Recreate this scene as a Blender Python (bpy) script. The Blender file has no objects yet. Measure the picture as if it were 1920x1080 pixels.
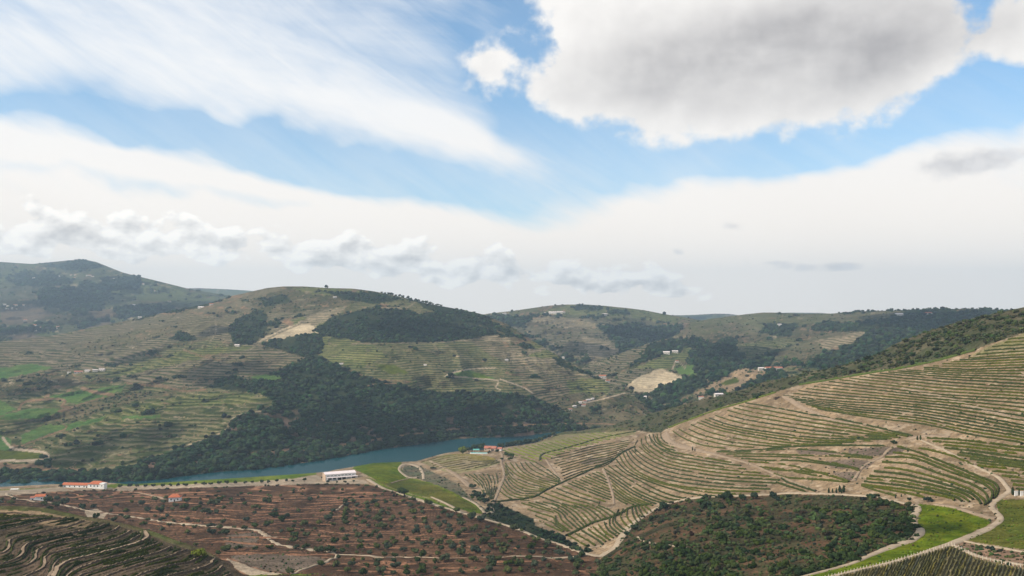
import bpy, math, random
import numpy as np

# ------------------------------------------------------------------ clean start
scene = bpy.context.scene
COL = scene.collection
rad = math.radians
random.seed(7)
RNG = np.random.default_rng(11)

# the photograph's geometry: focal length in photo pixels, horizon row, camera height
F, HZ, ZC = 1663.0, 590.0, 252.0

# ------------------------------------------------------------------ camera
cam_d = bpy.data.cameras.new("camera")
cam = bpy.data.objects.new("camera", cam_d)
COL.objects.link(cam)
cam.location = (0, 0, ZC)
cam.rotation_euler = (rad(90), 0, 0)
cam_d.sensor_width = 36.0
cam_d.lens = 36.0 * F / 1920.0
cam_d.shift_y = 50.0 / 1920.0
cam_d.clip_start = 1.0
cam_d.clip_end = 60000.0
scene.camera = cam

# ------------------------------------------------------------------ view
scene.view_settings.view_transform = 'Standard'
scene.view_settings.look = 'None'
scene.view_settings.exposure = 0.12
scene.view_settings.gamma = 1.0
scene.view_settings.use_curve_mapping = False
scene.cycles.max_bounces = 5
scene.cycles.diffuse_bounces = 2
scene.cycles.glossy_bounces = 2
scene.cycles.transparent_max_bounces = 6
scene.cycles.volume_bounces = 0
scene.cycles.use_denoising = True

# ------------------------------------------------------------------ sun
SUN_AZ = rad(-112.0)      # clockwise from the view direction (+Y): left, a little behind the camera
SUN_EL = rad(37.0)
sv = (math.sin(SUN_AZ) * math.cos(SUN_EL), math.cos(SUN_AZ) * math.cos(SUN_EL), math.sin(SUN_EL))
sun_d = bpy.data.lights.new("sun", 'SUN')
sun_d.energy = 5.0
sun_d.angle = rad(0.55)
sun_d.color = (1.0, 0.90, 0.74)
sun = bpy.data.objects.new("sun", sun_d)
COL.objects.link(sun)
from mathutils import Vector
sun.rotation_euler = Vector(sv).to_track_quat('Z', 'Y').to_euler()

# ------------------------------------------------------------------ node helper
class NT:
    """small wrapper that turns formulas into node links"""
    def __init__(s, tree):
        s.t = tree
        s.n = tree.nodes
    def new(s, typ, **kw):
        n = s.n.new(typ)
        for k, v in kw.items():
            setattr(n, k, v)
        return n
    def put(s, sock, v):
        if v is None:
            return
        if isinstance(v, bpy.types.NodeSocket):
            s.t.links.new(v, sock)
        else:
            if sock.type == 'RGBA' and len(v) == 3:
                v = (*v, 1.0)
            sock.default_value = v
    def m(s, op, a, b=None, c=None, clamp=False):
        n = s.new('ShaderNodeMath', operation=op, use_clamp=clamp)
        s.put(n.inputs[0], a)
        s.put(n.inputs[1], b)
        s.put(n.inputs[2], c)
        return n.outputs[0]
    def add(s, a, b): return s.m('ADD', a, b)
    def sub(s, a, b): return s.m('SUBTRACT', a, b)
    def mul(s, a, b): return s.m('MULTIPLY', a, b)
    def mad(s, a, b, c): return s.m('MULTIPLY_ADD', a, b, c)
    def smooth(s, x, lo, hi, a=0.0, b=1.0):
        n = s.new('ShaderNodeMapRange', interpolation_type='SMOOTHSTEP')
        s.put(n.inputs[0], x)
        for i, v in ((1, lo), (2, hi), (3, a), (4, b)):
            s.put(n.inputs[i], v)
        return n.outputs[0]
    def lin(s, x, lo, hi, a=0.0, b=1.0):
        n = s.new('ShaderNodeMapRange')
        s.put(n.inputs[0], x)
        for i, v in ((1, lo), (2, hi), (3, a), (4, b)):
            s.put(n.inputs[i], v)
        return n.outputs[0]
    def xyz(s, x, y, z=0.0):
        n = s.new('ShaderNodeCombineXYZ')
        s.put(n.inputs[0], x); s.put(n.inputs[1], y); s.put(n.inputs[2], z)
        return n.outputs[0]
    def noise(s, vec, scale, detail=4.0, rough=0.55, dist=0.0, dim='3D', lac=2.0):
        n = s.new('ShaderNodeTexNoise', noise_dimensions=dim)
        s.put(n.inputs['Vector'], vec)
        n.inputs['Scale'].default_value = scale
        n.inputs['Detail'].default_value = detail
        n.inputs['Roughness'].default_value = rough
        n.inputs['Lacunarity'].default_value = lac
        n.inputs['Distortion'].default_value = dist
        return n.outputs[0]
    def mix(s, f, a, b, typ='MIX'):
        n = s.new('ShaderNodeMix', data_type='RGBA', blend_type=typ)
        s.put(n.inputs[0], f)
        s.put(n.inputs[6], a)
        s.put(n.inputs[7], b)
        return n.outputs[2]

# ------------------------------------------------------------------ sky
world = bpy.data.worlds.new("World")
scene.world = world
world.use_nodes = True
world.node_tree.nodes.clear()
W = NT(world.node_tree)
sky = W.new('ShaderNodeTexSky', sky_type='NISHITA')
sky.sun_disc = False
sky.sun_elevation = SUN_EL
sky.sun_rotation = SUN_AZ
sky.altitude = 400
sky.air_density = 1.0
sky.dust_density = 0.6
sky.ozone_density = 2.0
geo = W.new('ShaderNodeTexCoord')
sep = W.new('ShaderNodeSeparateXYZ')
W.put(sep.inputs[0], geo.outputs['Generated'])
dx, dy, dz = sep.outputs
# azimuth and elevation of the direction, in units of photo pixels (angle times focal length)
U = W.mul(W.m('ARCTAN2', dx, dy), F)
V = W.mul(W.m('ARCSINE', dz), F)
def ang(px, py):
    a = math.atan((px - 960) / F)
    e = math.atan((HZ - py) / math.hypot(F, px - 960))
    return a * F, e * F
def blob(px, py, rx, ry, rot=0.0, amp=1.0, u=None, v=None):
    u = u or U; v = v or V
    cu, cv = ang(px, py)
    c, s = math.cos(rad(rot)), math.sin(rad(rot))
    du, dv = W.sub(u, cu), W.sub(v, cv)
    a = W.mad(du, c / rx, W.mul(dv, s / rx))
    b = W.mad(du, -s / ry, W.mul(dv, c / ry))
    d = W.mad(a, a, W.mul(b, b))
    return W.mul(W.m('EXPONENT', W.mul(d, -1.0)), amp)
def total(items, u=None, v=None):
    r = None
    for it in items:
        b = blob(*it, u=u, v=v)
        r = b if r is None else W.add(r, b)
    return r
# slow warp of the cloud coordinates
wv = W.xyz(W.mul(U, 1 / 300.0), W.mul(V, 1 / 300.0))
wn = W.sub(W.noise(wv, 1.0, 3, 0.55, dim='2D'), 0.5)
wn2 = W.sub(W.noise(W.xyz(W.mad(U, 1 / 260.0, 7.3), W.mad(V, 1 / 260.0, 3.1)), 1.0, 3, 0.55, dim='2D'), 0.5)
Uw = W.mad(wn, 230.0, U)
Vw = W.mad(wn2, 150.0, V)
# --- high sheet of cirrus: streaks that slope down to the right, opened by blue gaps
th = rad(-13)
sa = W.mad(U, math.cos(th), W.mul(V, math.sin(th)))
sb = W.mad(U, -math.sin(th), W.mul(V, math.cos(th)))
st1 = W.noise(W.xyz(W.mul(sa, 1 / 620.0), W.mul(sb, 1 / 105.0)), 1.0, 7, 0.62, 0.5, dim='2D')
th2 = rad(-32)
sa2 = W.mad(U, math.cos(th2), W.mul(V, math.sin(th2)))
sb2 = W.mad(U, -math.sin(th2), W.mul(V, math.cos(th2)))
st2 = W.noise(W.xyz(W.mad(sa2, 1 / 420.0, 4.7), W.mad(sb2, 1 / 46.0, 1.3)), 1.0, 8, 0.66, 0.3, dim='2D')
soft = W.noise(W.xyz(W.mad(U, 1 / 380.0, 9.0), W.mad(V, 1 / 230.0, 2.0)), 1.0, 6, 0.55, 0.3, dim='2D')
gaps = total([
    (420, 250, 330, 34, -6, -0.95), (60, 215, 200, 22, -3, -0.6), (640, 318, 260, 48, -10, -1.0),
    (860, 355, 230, 46, -4, -0.85), (1100, 300, 190, 60, -6, -0.75), (1010, 215, 70, 50, 0, -0.75),
    (1330, 300, 170, 40, 14, -0.9), (1540, 262, 190, 36, 16, -0.95), (1740, 205, 130, 44, 14, -1.0),
    (1880, 120, 60, 130, 0, -0.9), (1840, 10, 40, 60, 0, -0.8), (930, 75, 110, 90, -25, -0.6),
    (760, 30, 170, 34, -25, -0.12), (980, 20, 60, 90, 0, -0.45), (480, 372, 190, 20, -8, -0.45), (180, 335, 200, 13, -6, -0.32), (560, 150, 190, 30, -24, -0.2),
], Uw, Vw)
fill = total([
    (250, 130, 420, 62, -7, 0.36), (720, 210, 270, 36, -16, 0.46), (900, 262, 130, 20, -22, 0.42),
    (130, 285, 300, 26, -8, 0.42), (420, 338, 280, 13, -9, 0.55), (1500, 400, 520, 110, 8, 0.35),
    (1760, 300, 240, 50, 14, 0.3), (900, 520, 1100, 120, 0, 0.5),
])
lowveil = W.smooth(V, 400.0, 90.0, 0.0, 0.62)
bias = W.add(W.add(gaps, fill), lowveil)
nz = W.add(W.add(W.mad(st1, 0.85, W.mul(st2, 0.62)), W.mul(soft, 0.55)), -0.62)
ci = W.m('MAXIMUM', W.smooth(W.add(nz, bias), -0.42, 1.0), W.mul(W.smooth(V, 480.0, 200.0, 0.07, 0.30), W.lin(W.add(st2, soft), 0.75, 1.25, 0.75, 1.45)))
finen = W.noise(W.xyz(W.mad(U, 1 / 36.0, 2.0), W.mad(V, 1 / 30.0, 8.0)), 1.0, 5, 0.55, 0.0, dim='2D')
# --- the large grey cumulus and its loose pieces
n1 = W.noise(W.xyz(W.mul(U, 1 / 115.0), W.mul(V, 1 / 100.0)), 1.0, 6, 0.50, 0.0, dim='2D')
n1b = W.noise(W.xyz(W.mad(U, 1 / 420.0, 3.0), W.mad(V, 1 / 260.0, 1.0)), 1.0, 4, 0.5, 0.2, dim='2D')
cum = [
    (1430, 60, 330, 125, 0, 0.62), (1190, 120, 170, 100, 0, 0.48), (1370, 185, 290, 62, -6, 0.42),
    (1640, 95, 150, 85, -18, 0.5), (1560, -10, 260, 80, 0, 0.5), (1842, 30, 40, 70, 0, -0.35), (1860, 165, 70, 50, 20, -0.4), (1760, 215, 90, 40, -20, -0.35), (1075, 175, 85, 50, 0, 0.42),
    (1130, 30, 110, 60, 0, 0.35), (905, 122, 58, 30, 8, 0.42), (1900, 70, 42, 55, 20, 0.55),
    (1500, 175, 200, 50, 10, 0.3), (880, 180, 110, 24, -30, 0.16),
]
cb = total(cum)
cdens = W.mad(W.add(W.add(W.mul(W.sub(n1, 0.5), 1.0), W.mul(W.sub(n1b, 0.5), 0.4)), W.mul(W.sub(finen, 0.5), 0.42)), W.smooth(cb, 0.03, 0.22), cb)
ca = W.smooth(cdens, 0.17, 0.50)
core = total([(1440, 95, 300, 62, 4, 0.9), (1640, 120, 170, 52, 14, 0.8), (1340, 110, 130, 50, -4, 0.45), (1560, 40, 220, 40, 8, 0.5),
              (1260, 175, 160, 36, 0, 0.4)])
n1s = W.noise(W.xyz(W.mad(U, 1 / 115.0, 0.12), W.mad(V, 1 / 100.0, -0.20)), 1.0, 4, 0.45, 0.0, dim='2D')
relief = W.mul(W.sub(n1s, n1), 1.0)
soften = W.sub(1.0, W.m('EXPONENT', W.mul(core, -0.95)))
lumps = W.noise(W.xyz(W.mad(U, 1 / 240.0, 5.0), W.mad(V, 1 / 120.0, 2.0)), 1.0, 6, 0.52, 0.1, dim='2D')
cshade = W.m('ADD', W.mul(soften, W.lin(lumps, 0.3, 0.7, 0.62, 1.25)), W.add(W.add(W.mul(relief, 0.6), W.mul(W.sub(0.5, finen), 0.22)), W.smooth(cdens, 0.4, 1.1, 0.0, 0.16)), clamp=True)
# --- the low bank of small cumulus above the hills
line = W.mad(U, -0.0745, 94.0)
bd = W.sub(V, line)
bank = W.m('EXPONENT', W.mul(W.mul(bd, bd), -1 / 2000.0))
bank = W.mul(bank, W.smooth(U, 420.0, 250.0))
bn = W.noise(W.xyz(W.mul(U, 1 / 70.0), W.mul(V, 1 / 44.0)), 1.0, 6, 0.52, 0.0, dim='2D')
bn_up = W.noise(W.xyz(W.mad(U, 1 / 70.0, -0.1), W.mad(V, 1 / 44.0, 0.26)), 1.0, 5, 0.5, 0.0, dim='2D')
lows = total([(130, 445, 130, 26, 0, 0.26), (330, 470, 190, 22, 0, 0.26), (240, 425, 70, 26, 0, 0.22), (640, 478, 100, 30, 0, 0.3),
              (760, 492, 60, 20, 0, 0.22), (900, 497, 42, 24, 0, 0.28), (830, 520, 130, 18, 0, 0.25), (985, 517, 40, 14, 0, 0.25),
              (1080, 535, 110, 18, 0, 0.25), (1265, 548, 70, 16, 0, 0.32), (30, 460, 60, 20, 0, 0.2)])
greys = total([(1375, 424, 26, 10, 0, 0.5), (1270, 472, 12, 7, 0, 0.45), (1800, 310, 60, 22, 0, 0.5), (1870, 296, 90, 20, 8, 0.42), (1530, 500, 130, 9, 0, 0.4), (1440, 492, 40, 5, 0, 0.35)])
ga = W.smooth(W.mad(W.mul(W.sub(bn, 0.5), 0.9), W.smooth(greys, 0.03, 0.2), W.mad(W.sub(finen, 0.5), 0.5, greys)), 0.14, 0.62)
bpre = W.add(W.mul(bank, 0.30), W.mul(lows, 1.15))
bdens = W.mad(W.mul(W.sub(bn, 0.5), 1.5), W.smooth(bpre, 0.03, 0.2), bpre)
ba = W.smooth(bdens, 0.24, 0.40)
bshade = W.m('ADD', W.mul(W.sub(bn_up, bn), 3.2), W.smooth(bdens, 0.34, 0.9, 0.18, 0.62), clamp=True)
# --- put the layers together
SKY_K = 0.15
nish = W.mix(1.0, sky.outputs[0], (0.70 * SKY_K, 0.98 * SKY_K, 1.06 * SKY_K), 'MULTIPLY')
cirrus_col = W.mix(W.smooth(V, 420.0, 60.0), (0.94, 0.935, 0.93), (1.15, 1.04, 0.92))
c = W.mix(ci, nish, cirrus_col)
low_col = W.mix(bshade, (1.26, 1.19, 1.10), (0.66, 0.625, 0.60))
c = W.mix(W.mul(ba, 0.95), c, low_col)
cum_col = W.mix(cshade, (0.97, 0.935, 0.895), (0.45, 0.43, 0.43))
c = W.mix(W.mul(ga, 0.7), c, W.mix(W.smooth(finen, 0.3, 0.7), (0.54, 0.53, 0.545), (0.74, 0.72, 0.72)))
c = W.mix(ca, c, cum_col)
ground_side = W.smooth(dz, -0.02, -0.002)
c = W.mix(ground_side, (0.16, 0.15, 0.12), c)
bg = W.new('ShaderNodeBackground')
W.put(bg.inputs[0], c)
bg.inputs[1].default_value = 1.0
outw = W.new('ShaderNodeOutputWorld')
W.put(outw.inputs[0], bg.outputs[0])
world.cycles.sampling_method = 'MANUAL'
world.cycles.sample_map_resolution = 512

# ------------------------------------------------------------------ numpy helpers
_T = np.random.default_rng(3).random((256, 256)).astype(np.float32)
def vnoise(x, y, seed=0):
    """smooth value noise in 0..1"""
    x = np.asarray(x, float) + seed * 17.31
    y = np.asarray(y, float) + seed * 9.77
    xi, yi = np.floor(x).astype(int), np.floor(y).astype(int)
    fx, fy = x - xi, y - yi
    fx = fx * fx * fx * (fx * (fx * 6 - 15) + 10)
    fy = fy * fy * fy * (fy * (fy * 6 - 15) + 10)
    a, b = xi & 255, (xi + 1) & 255
    c, d = yi & 255, (yi + 1) & 255
    return (_T[a, c] * (1 - fx) + _T[b, c] * fx) * (1 - fy) + (_T[a, d] * (1 - fx) + _T[b, d] * fx) * fy
def fbm(x, y, oct=4, seed=0, rough=0.5):
    s, amp, tot = 0.0, 1.0, 0.0
    for k in range(oct):
        s = s + amp * vnoise(x * 2 ** k, y * 2 ** k, seed + k * 3)
        tot += amp
        amp *= rough
    return s / tot
def sstep(x, a, b):
    t = np.clip((x - a) / (b - a), 0, 1)
    return t * t * (3 - 2 * t)
def inside(poly, X, Y):
    """points in polygon, even-odd"""
    P = np.asarray(poly, float)
    x0, y0 = P.min(0); x1, y1 = P.max(0)
    out = np.zeros(X.shape, bool)
    m = (X >= x0) & (X <= x1) & (Y >= y0) & (Y <= y1)
    if not m.any():
        return out
    x, y = X[m], Y[m]
    r = np.zeros(x.shape, bool)
    n = len(P)
    for i in range(n):
        ax, ay = P[i]; bx, by = P[(i + 1) % n]
        if ay == by:
            continue
        c = ((ay > y) != (by > y)) & (x < (bx - ax) * (y - ay) / (by - ay) + ax)
        r ^= c
    out[m] = r
    return out
def linedist(line, X, Y, reach):
    """distance to a polyline, only worked out near it"""
    P = np.asarray(line, float)
    x0, y0 = P.min(0) - reach; x1, y1 = P.max(0) + reach
    out = np.full(X.shape, 1e9)
    m = (X >= x0) & (X <= x1) & (Y >= y0) & (Y <= y1)
    if not m.any():
        return out
    x, y = X[m], Y[m]
    d = np.full(x.shape, 1e9)
    for (ax, ay), (bx, by) in zip(P[:-1], P[1:]):
        ux, uy = bx - ax, by - ay
        L = ux * ux + uy * uy + 1e-9
        t = np.clip(((x - ax) * ux + (y - ay) * uy) / L, 0, 1)
        d = np.minimum(d, np.hypot(x - ax - t * ux, y - ay - t * uy))
    out[m] = d
    return out
def curve(pts, step=2.0):
    """Catmull-Rom through the points, resampled evenly"""
    P = np.asarray(pts, float)
    if len(P) > 2:
        Q = np.vstack([2 * P[0] - P[1], P, 2 * P[-1] - P[-2]])
        o = []
        for i in range(1, len(Q) - 2):
            t = np.linspace(0, 1, 12, endpoint=False)[:, None]
            a, b, c, d = Q[i - 1], Q[i], Q[i + 1], Q[i + 2]
            o.append(0.5 * (2 * b + (c - a) * t + (2 * a - 5 * b + 4 * c - d) * t ** 2 + (3 * b - a - 3 * c + d) * t ** 3))
        P = np.vstack(o + [P[-1:]])
    L = np.r_[0, np.cumsum(np.hypot(*np.diff(P, axis=0).T))]
    n = max(3, int(L[-1] / step) + 1)
    s = np.linspace(0, L[-1], n)
    return np.c_[np.interp(s, L, P[:, 0]), np.interp(s, L, P[:, 1])]
def resample(P, n):
    L = np.r_[0, np.cumsum(np.hypot(*np.diff(P, axis=0).T))]
    s = np.linspace(0, L[-1], n)
    return np.c_[np.interp(s, L, P[:, 0]), np.interp(s, L, P[:, 1])]

# ------------------------------------------------------------------ terrain: each hill is a surface surveyed by sight lines
# (bearing, depression, distance) control points give 1/distance over the visible face; the far side falls away behind the crest
class Hill:
    def __init__(s, name, top, bottom, ctrl, px0, px1, step, rough, back=1.0, c=40.0):
        s.name, s.px0, s.px1, s.step = name, px0, px1, step
        T = np.asarray(top, float); B = np.asarray(bottom, float)
        s.cx = np.arange(px0, px1 + step, step)
        s.top = np.interp(s.cx, T[:, 0], T[:, 1])
        s.top = s.smooth1(s.top, max(1, int(4 / step)))
        s.bot = np.interp(s.cx, B[:, 0], B[:, 1])
        C = np.asarray(ctrl, float)
        s.C, s.c = C, c
        n = len(C)
        A = np.sqrt((C[:, None, 0] - C[None, :, 0]) ** 2 + (1.6 * (C[:, None, 1] - C[None, :, 1])) ** 2 + c * c)
        K = np.zeros((n + 3, n + 3))
        K[:n, :n] = A - 1e-3 * np.eye(n) * 0
        K[:n, n] = 1; K[:n, n + 1] = C[:, 0] / 1000; K[:n, n + 2] = C[:, 1] / 1000
        K[n:, :n] = K[:n, n:].T
        s.w = np.linalg.solve(K, np.r_[1000.0 / C[:, 2], 0, 0, 0])
        s.rough = rough
        s.back = back
        s.nr = max(8, int(np.max(s.bot - s.top) / step) + 1)
        v = np.linspace(0, 1, s.nr)
        s.PX = np.repeat(s.cx[:, None], s.nr, 1)
        s.PY = s.bot[:, None] + (s.top - s.bot)[:, None] * v[None, :]
        D = s.depth0(s.PX, s.PY)
        # distance must grow towards the crest
        for j in range(1, s.nr):
            D[:, j] = np.maximum(D[:, j], D[:, j - 1] * 1.0004)
        X = D * (s.PX - 960) / F
        amp, wl, octv = rough
        nz = fbm(X / wl + 31.7, D / wl, octv, seed=5, rough=0.55) - 0.5
        if amp > 50:      # spurs and gullies
            q = X + 0.35 * wl * (fbm(X / wl, D / wl, 3, seed=9) - .5)
            nz = nz + .55 * (np.abs(2 * fbm(q / (wl * .8) + 4.1, D / (wl * 2.2), 3, seed=27) - 1) - .25)
        edge = np.minimum(1, np.minimum(v / 0.12, (1 - v) / 0.10))[None, :]
        D = D + amp * nz * edge
        for j in range(1, s.nr):
            D[:, j] = np.maximum(D[:, j], D[:, j - 1] * 1.0002)
        s.D = D
        s.Z = ZC - D * (s.PY - HZ) / F
    @staticmethod
    def smooth1(a, k):
        p = np.pad(a, k, mode='edge')
        return np.convolve(p, np.ones(2 * k + 1) / (2 * k + 1), mode='valid')
    def depth0(s, px, py):
        r = np.zeros(px.shape)
        for (x, y, _), w in zip(s.C, s.w):
            r += w * np.sqrt((px - x) ** 2 + (1.6 * (py - y)) ** 2 + s.c ** 2)
        n = len(s.C)
        r += s.w[n] + s.w[n + 1] * px / 1000 + s.w[n + 2] * py / 1000
        return 1000.0 / np.maximum(r, 0.03)
    def at(s, px, py):
        """point of the hillside seen along a sight line"""
        px = np.asarray(px, float); py = np.asarray(py, float)
        fi = np.clip((px - s.px0) / s.step, 0, len(s.cx) - 1.001)
        i = fi.astype(int); fi = fi - i
        top = s.top[i] * (1 - fi) + s.top[i + 1] * fi
        bot = s.bot[i] * (1 - fi) + s.bot[i + 1] * fi
        fj = np.clip((py - bot) / (top - bot - 1e-9), 0, 1) * (s.nr - 1.001)
        j = fj.astype(int); fj = fj - j
        D = (s.D[i, j] * (1 - fj) + s.D[i, j + 1] * fj) * (1 - fi) + (s.D[i + 1, j] * (1 - fj) + s.D[i + 1, j + 1] * fj) * fi
        pyc = bot + (top - bot) * (j + fj) / (s.nr - 1)
        return np.stack([D * (px - 960) / F, D, ZC - D * (pyc - HZ) / F], -1)

near = Hill("near_slopes",
    top=[(-300, 922), (0, 913), (100, 908), (208, 905), (240, 908), (300, 905), (400, 899), (480, 894), (540, 890), (598, 886), (669, 874),
         (700, 868), (753, 866), (780, 865), (807, 857), (833, 850), (860, 846), (905, 843), (940, 839), (975, 834), (1007, 829), (1024, 822),
         (1044, 813), (1060, 809), (1086, 808), (1110, 804), (1150, 797), (1162, 791), (1200, 781), (1238, 770), (1282, 759), (1327, 748), (1393, 730),
         (1438, 714), (1480, 708), (1517, 697), (1555, 691), (1594, 681), (1644, 664), (1678, 645), (1733, 623), (1789, 606), (1844, 592),
         (1900, 580), (1920, 576), (2150, 520)],
    bottom=[(-300, 1125), (2150, 1125)],
    ctrl=[(-250, 922, 1330), (0, 913, 1290), (300, 907, 1302), (480, 896, 1349), (600, 887, 1399), (700, 868, 1495), (780, 866, 1503), (860, 847, 1570),
          (1044, 813, 1780), (1024, 822, 1720), (1100, 808, 1850), (300, 925, 1127), (100, 940, 1000), (0, 925, 1080), (-250, 950, 1000), (0, 1080, 620), (-250, 1100, 600),
          (200, 1080, 620), (635, 905, 1182), (560, 905, 1180), (400, 914, 1136), (600, 980, 900), (600, 1080, 610), (600, 1030, 740), (300, 980, 880), (450, 1030, 730),
          (720, 905, 1155), (800, 938, 1000), (900, 970, 880), (1000, 1010, 770), (1110, 1045, 680), (850, 1080, 610), (750, 980, 900), (1000, 1080, 600),
          (850, 933, 1030), (880, 945, 1000), (750, 880, 1390), (760, 900, 1270), (820, 920, 1110), (950, 967, 950), (1050, 1012, 800),
          (800, 872, 1450), (900, 900, 1210), (940, 842, 1590), (940, 920, 1110), (1000, 900, 1200), (1000, 850, 1500), (1100, 900, 1110), (1100, 832, 1540),
          (1200, 900, 1020), (1200, 830, 1360), (1200, 812, 1520), (1130, 1030, 705), (1100, 970, 880), (1200, 960, 830), (1270, 945, 800), (1300, 850, 1080),
          (1300, 787, 1300), (1240, 810, 1380), (1400, 755, 1200), (1400, 850, 960), (1440, 926, 735), (1460, 740, 1150), (1500, 800, 960), (1560, 712, 1060),
          (1600, 900, 665), (1600, 800, 850), (1700, 700, 940), (1800, 665, 900), (1800, 800, 720), (1800, 900, 590), (1900, 640, 820), (1900, 800, 650),
          (1900, 900, 560), (1560, 691, 1150), (1733, 623, 1080), (1844, 592, 1020), (1900, 580, 1000), (2150, 525, 950), (2150, 700, 700), (2150, 900, 500),
          (1400, 728, 1330), (1282, 760, 1500), (1162, 791, 1700), (1400, 940, 700), (1400, 1080, 430), (1300, 1000, 590), (1200, 1040, 590), (1200, 1080, 500),
          (1130, 1052, 650), (1500, 1080, 400), (1500, 1000, 530), (1690, 945, 575), (1700, 1080, 370), (1850, 1000, 460), (1850, 940, 530), (1920, 1080, 345),
          (1920, 940, 515), (2150, 1090, 330)],
    px0=-200, px1=2120, step=2.0, rough=(9.0, 60.0, 4), c=35.0)

knoll = Hill("terraced_knoll",
    top=[(-200, 946), (0, 949), (44, 949), (89, 953), (133, 963), (167, 970), (200, 975), (244, 984), (289, 997), (333, 1014), (378, 1029), (400, 1040),
         (429, 1057), (444, 1070), (470, 1085), (500, 1103)],
    bottom=[(-200, 1130), (500, 1130)],
    ctrl=[(-200, 946, 505), (-200, 1100, 385), (0, 949, 500), (200, 975, 490), (0, 1080, 400), (200, 1080, 400), (400, 1080, 412), (400, 1040, 445), (100, 1010, 447),
          (300, 1040, 430), (300, 1000, 475), (470, 1100, 410)],
    px0=-200, px1=496, step=2.0, rough=(4.0, 40.0, 4), c=60.0)

across = Hill("river_hill",
    top=[(-300, 668), (0, 641), (100, 629), (180, 613), (260, 597), (330, 581), (390, 569), (430, 556), (470, 547), (500, 540), (530, 537), (570, 537), (615, 540),
         (660, 541), (700, 546), (750, 556), (800, 569), (850, 578), (900, 588), (950, 607), (1000, 640), (1040, 664), (1090, 690), (1130, 709), (1150, 725),
         (1180, 740), (1210, 757), (1250, 775), (1300, 790)],
    bottom=[(-300, 930), (0, 912), (210, 906), (289, 901), (400, 886), (500, 881), (578, 867), (644, 857), (711, 843), (740, 837), (807, 830), (873, 822), (940, 817),
            (984, 811), (1044, 810), (1100, 808), (1160, 806), (1300, 806)],
    ctrl=[(-300, 668, 2900), (0, 641, 3100), (100, 629, 3300), (260, 597, 3600), (390, 569, 3600), (540, 537, 3400), (700, 546, 3200), (900, 588, 2900), (1000, 640, 2600),
          (1090, 690, 2400), (1150, 725, 2300), (1210, 757, 2200), (1300, 790, 2100), (540, 650, 2500), (540, 760, 1850), (540, 700, 2150), (440, 645, 2550), (300, 690, 2300),
          (300, 850, 1520), (300, 780, 1780), (100, 700, 2350), (100, 800, 1720), (100, 870, 1440), (0, 880, 1410), (-250, 900, 1370), (-250, 780, 1800), (500, 740, 1900),
          (700, 640, 2350), (700, 720, 2000), (700, 800, 1770), (900, 640, 2450), (900, 700, 2200), (900, 760, 1980), (1000, 700, 2250), (1000, 780, 1960), (1100, 740, 2200),
          (1100, 790, 2000), (1180, 765, 2130), (289, 901, 1350), (400, 886, 1416), (578, 867, 1513), (711, 843, 1656), (873, 822, 1806), (1044, 810, 1905), (1160, 806, 1945), (1300, 806, 1950)],
    px0=-200, px1=1290, step=2.0, rough=(130.0, 170.0, 6), c=40.0)

mid_right = Hill("side_valley_hill",
    top=[(1060, 708), (1080, 698), (1098, 686), (1130, 674), (1169, 660), (1213, 645), (1255, 634), (1275, 625), (1290, 606), (1330, 598), (1400, 589), (1430, 586), (1450, 586), (1500, 588),
         (1560, 588), (1600, 584), (1640, 583), (1680, 582), (1720, 580), (1800, 579), (1870, 580), (1920, 582), (2100, 585)],
    bottom=[(1060, 812), (1200, 812), (1300, 800), (1400, 770), (1500, 740), (1600, 715), (2100, 690)],
    ctrl=[(1160, 805, 2010), (1170, 770, 2180), (1230, 712, 2480), (1190, 733, 2350), (1300, 690, 2600), (1440, 692, 2350), (1400, 722, 2080), (1340, 748, 1960), (1300, 790, 1960), (1450, 740, 1950), (1330, 598, 4200), (1450, 586, 4000), (1560, 588, 3900),
          (1640, 583, 3800), (1750, 580, 3500), (1870, 580, 3200), (2100, 585, 3000), (1500, 640, 3000), (1600, 624, 2850), (1550, 662, 2450), (1700, 620, 2800), (1650, 660, 2250),
          (1500, 700, 2050), (1600, 700, 1950), (2000, 690, 1900), (1300, 640, 3150), (1250, 652, 2950), (1150, 705, 2600), (1090, 698, 2700), (1400, 640, 3300), (1400, 672, 2650), (1169, 660, 2900), (1255, 634, 3300), (1290, 606, 4100)],
    px0=1062, px1=2080, step=2.5, rough=(200.0, 300.0, 6), c=30.0)

mid_far = Hill("terraced_far_hill",
    top=[(850, 600), (915, 588), (960, 583), (1030, 573), (1060, 571), (1100, 571), (1130, 573), (1180, 578), (1210, 582), (1240, 588), (1290, 596), (1330, 604), (1400, 625)],
    bottom=[(850, 730), (1400, 730)],
    ctrl=[(1080, 571, 4800), (920, 588, 4500), (1240, 588, 4800), (1290, 597, 4700), (1400, 625, 4500), (850, 600, 4200), (1000, 640, 3550), (1080, 690, 3000), (1150, 690, 3000), (1130, 640, 3500), (1230, 640, 3700),
          (1180, 700, 2900), (1300, 640, 3900), (1080, 612, 4000), (1200, 612, 4200), (880, 700, 3000), (1350, 700, 3000), (1060, 725, 2800)],
    px0=860, px1=1390, step=2.5, rough=(380.0, 300.0, 6), c=30.0)

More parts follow.
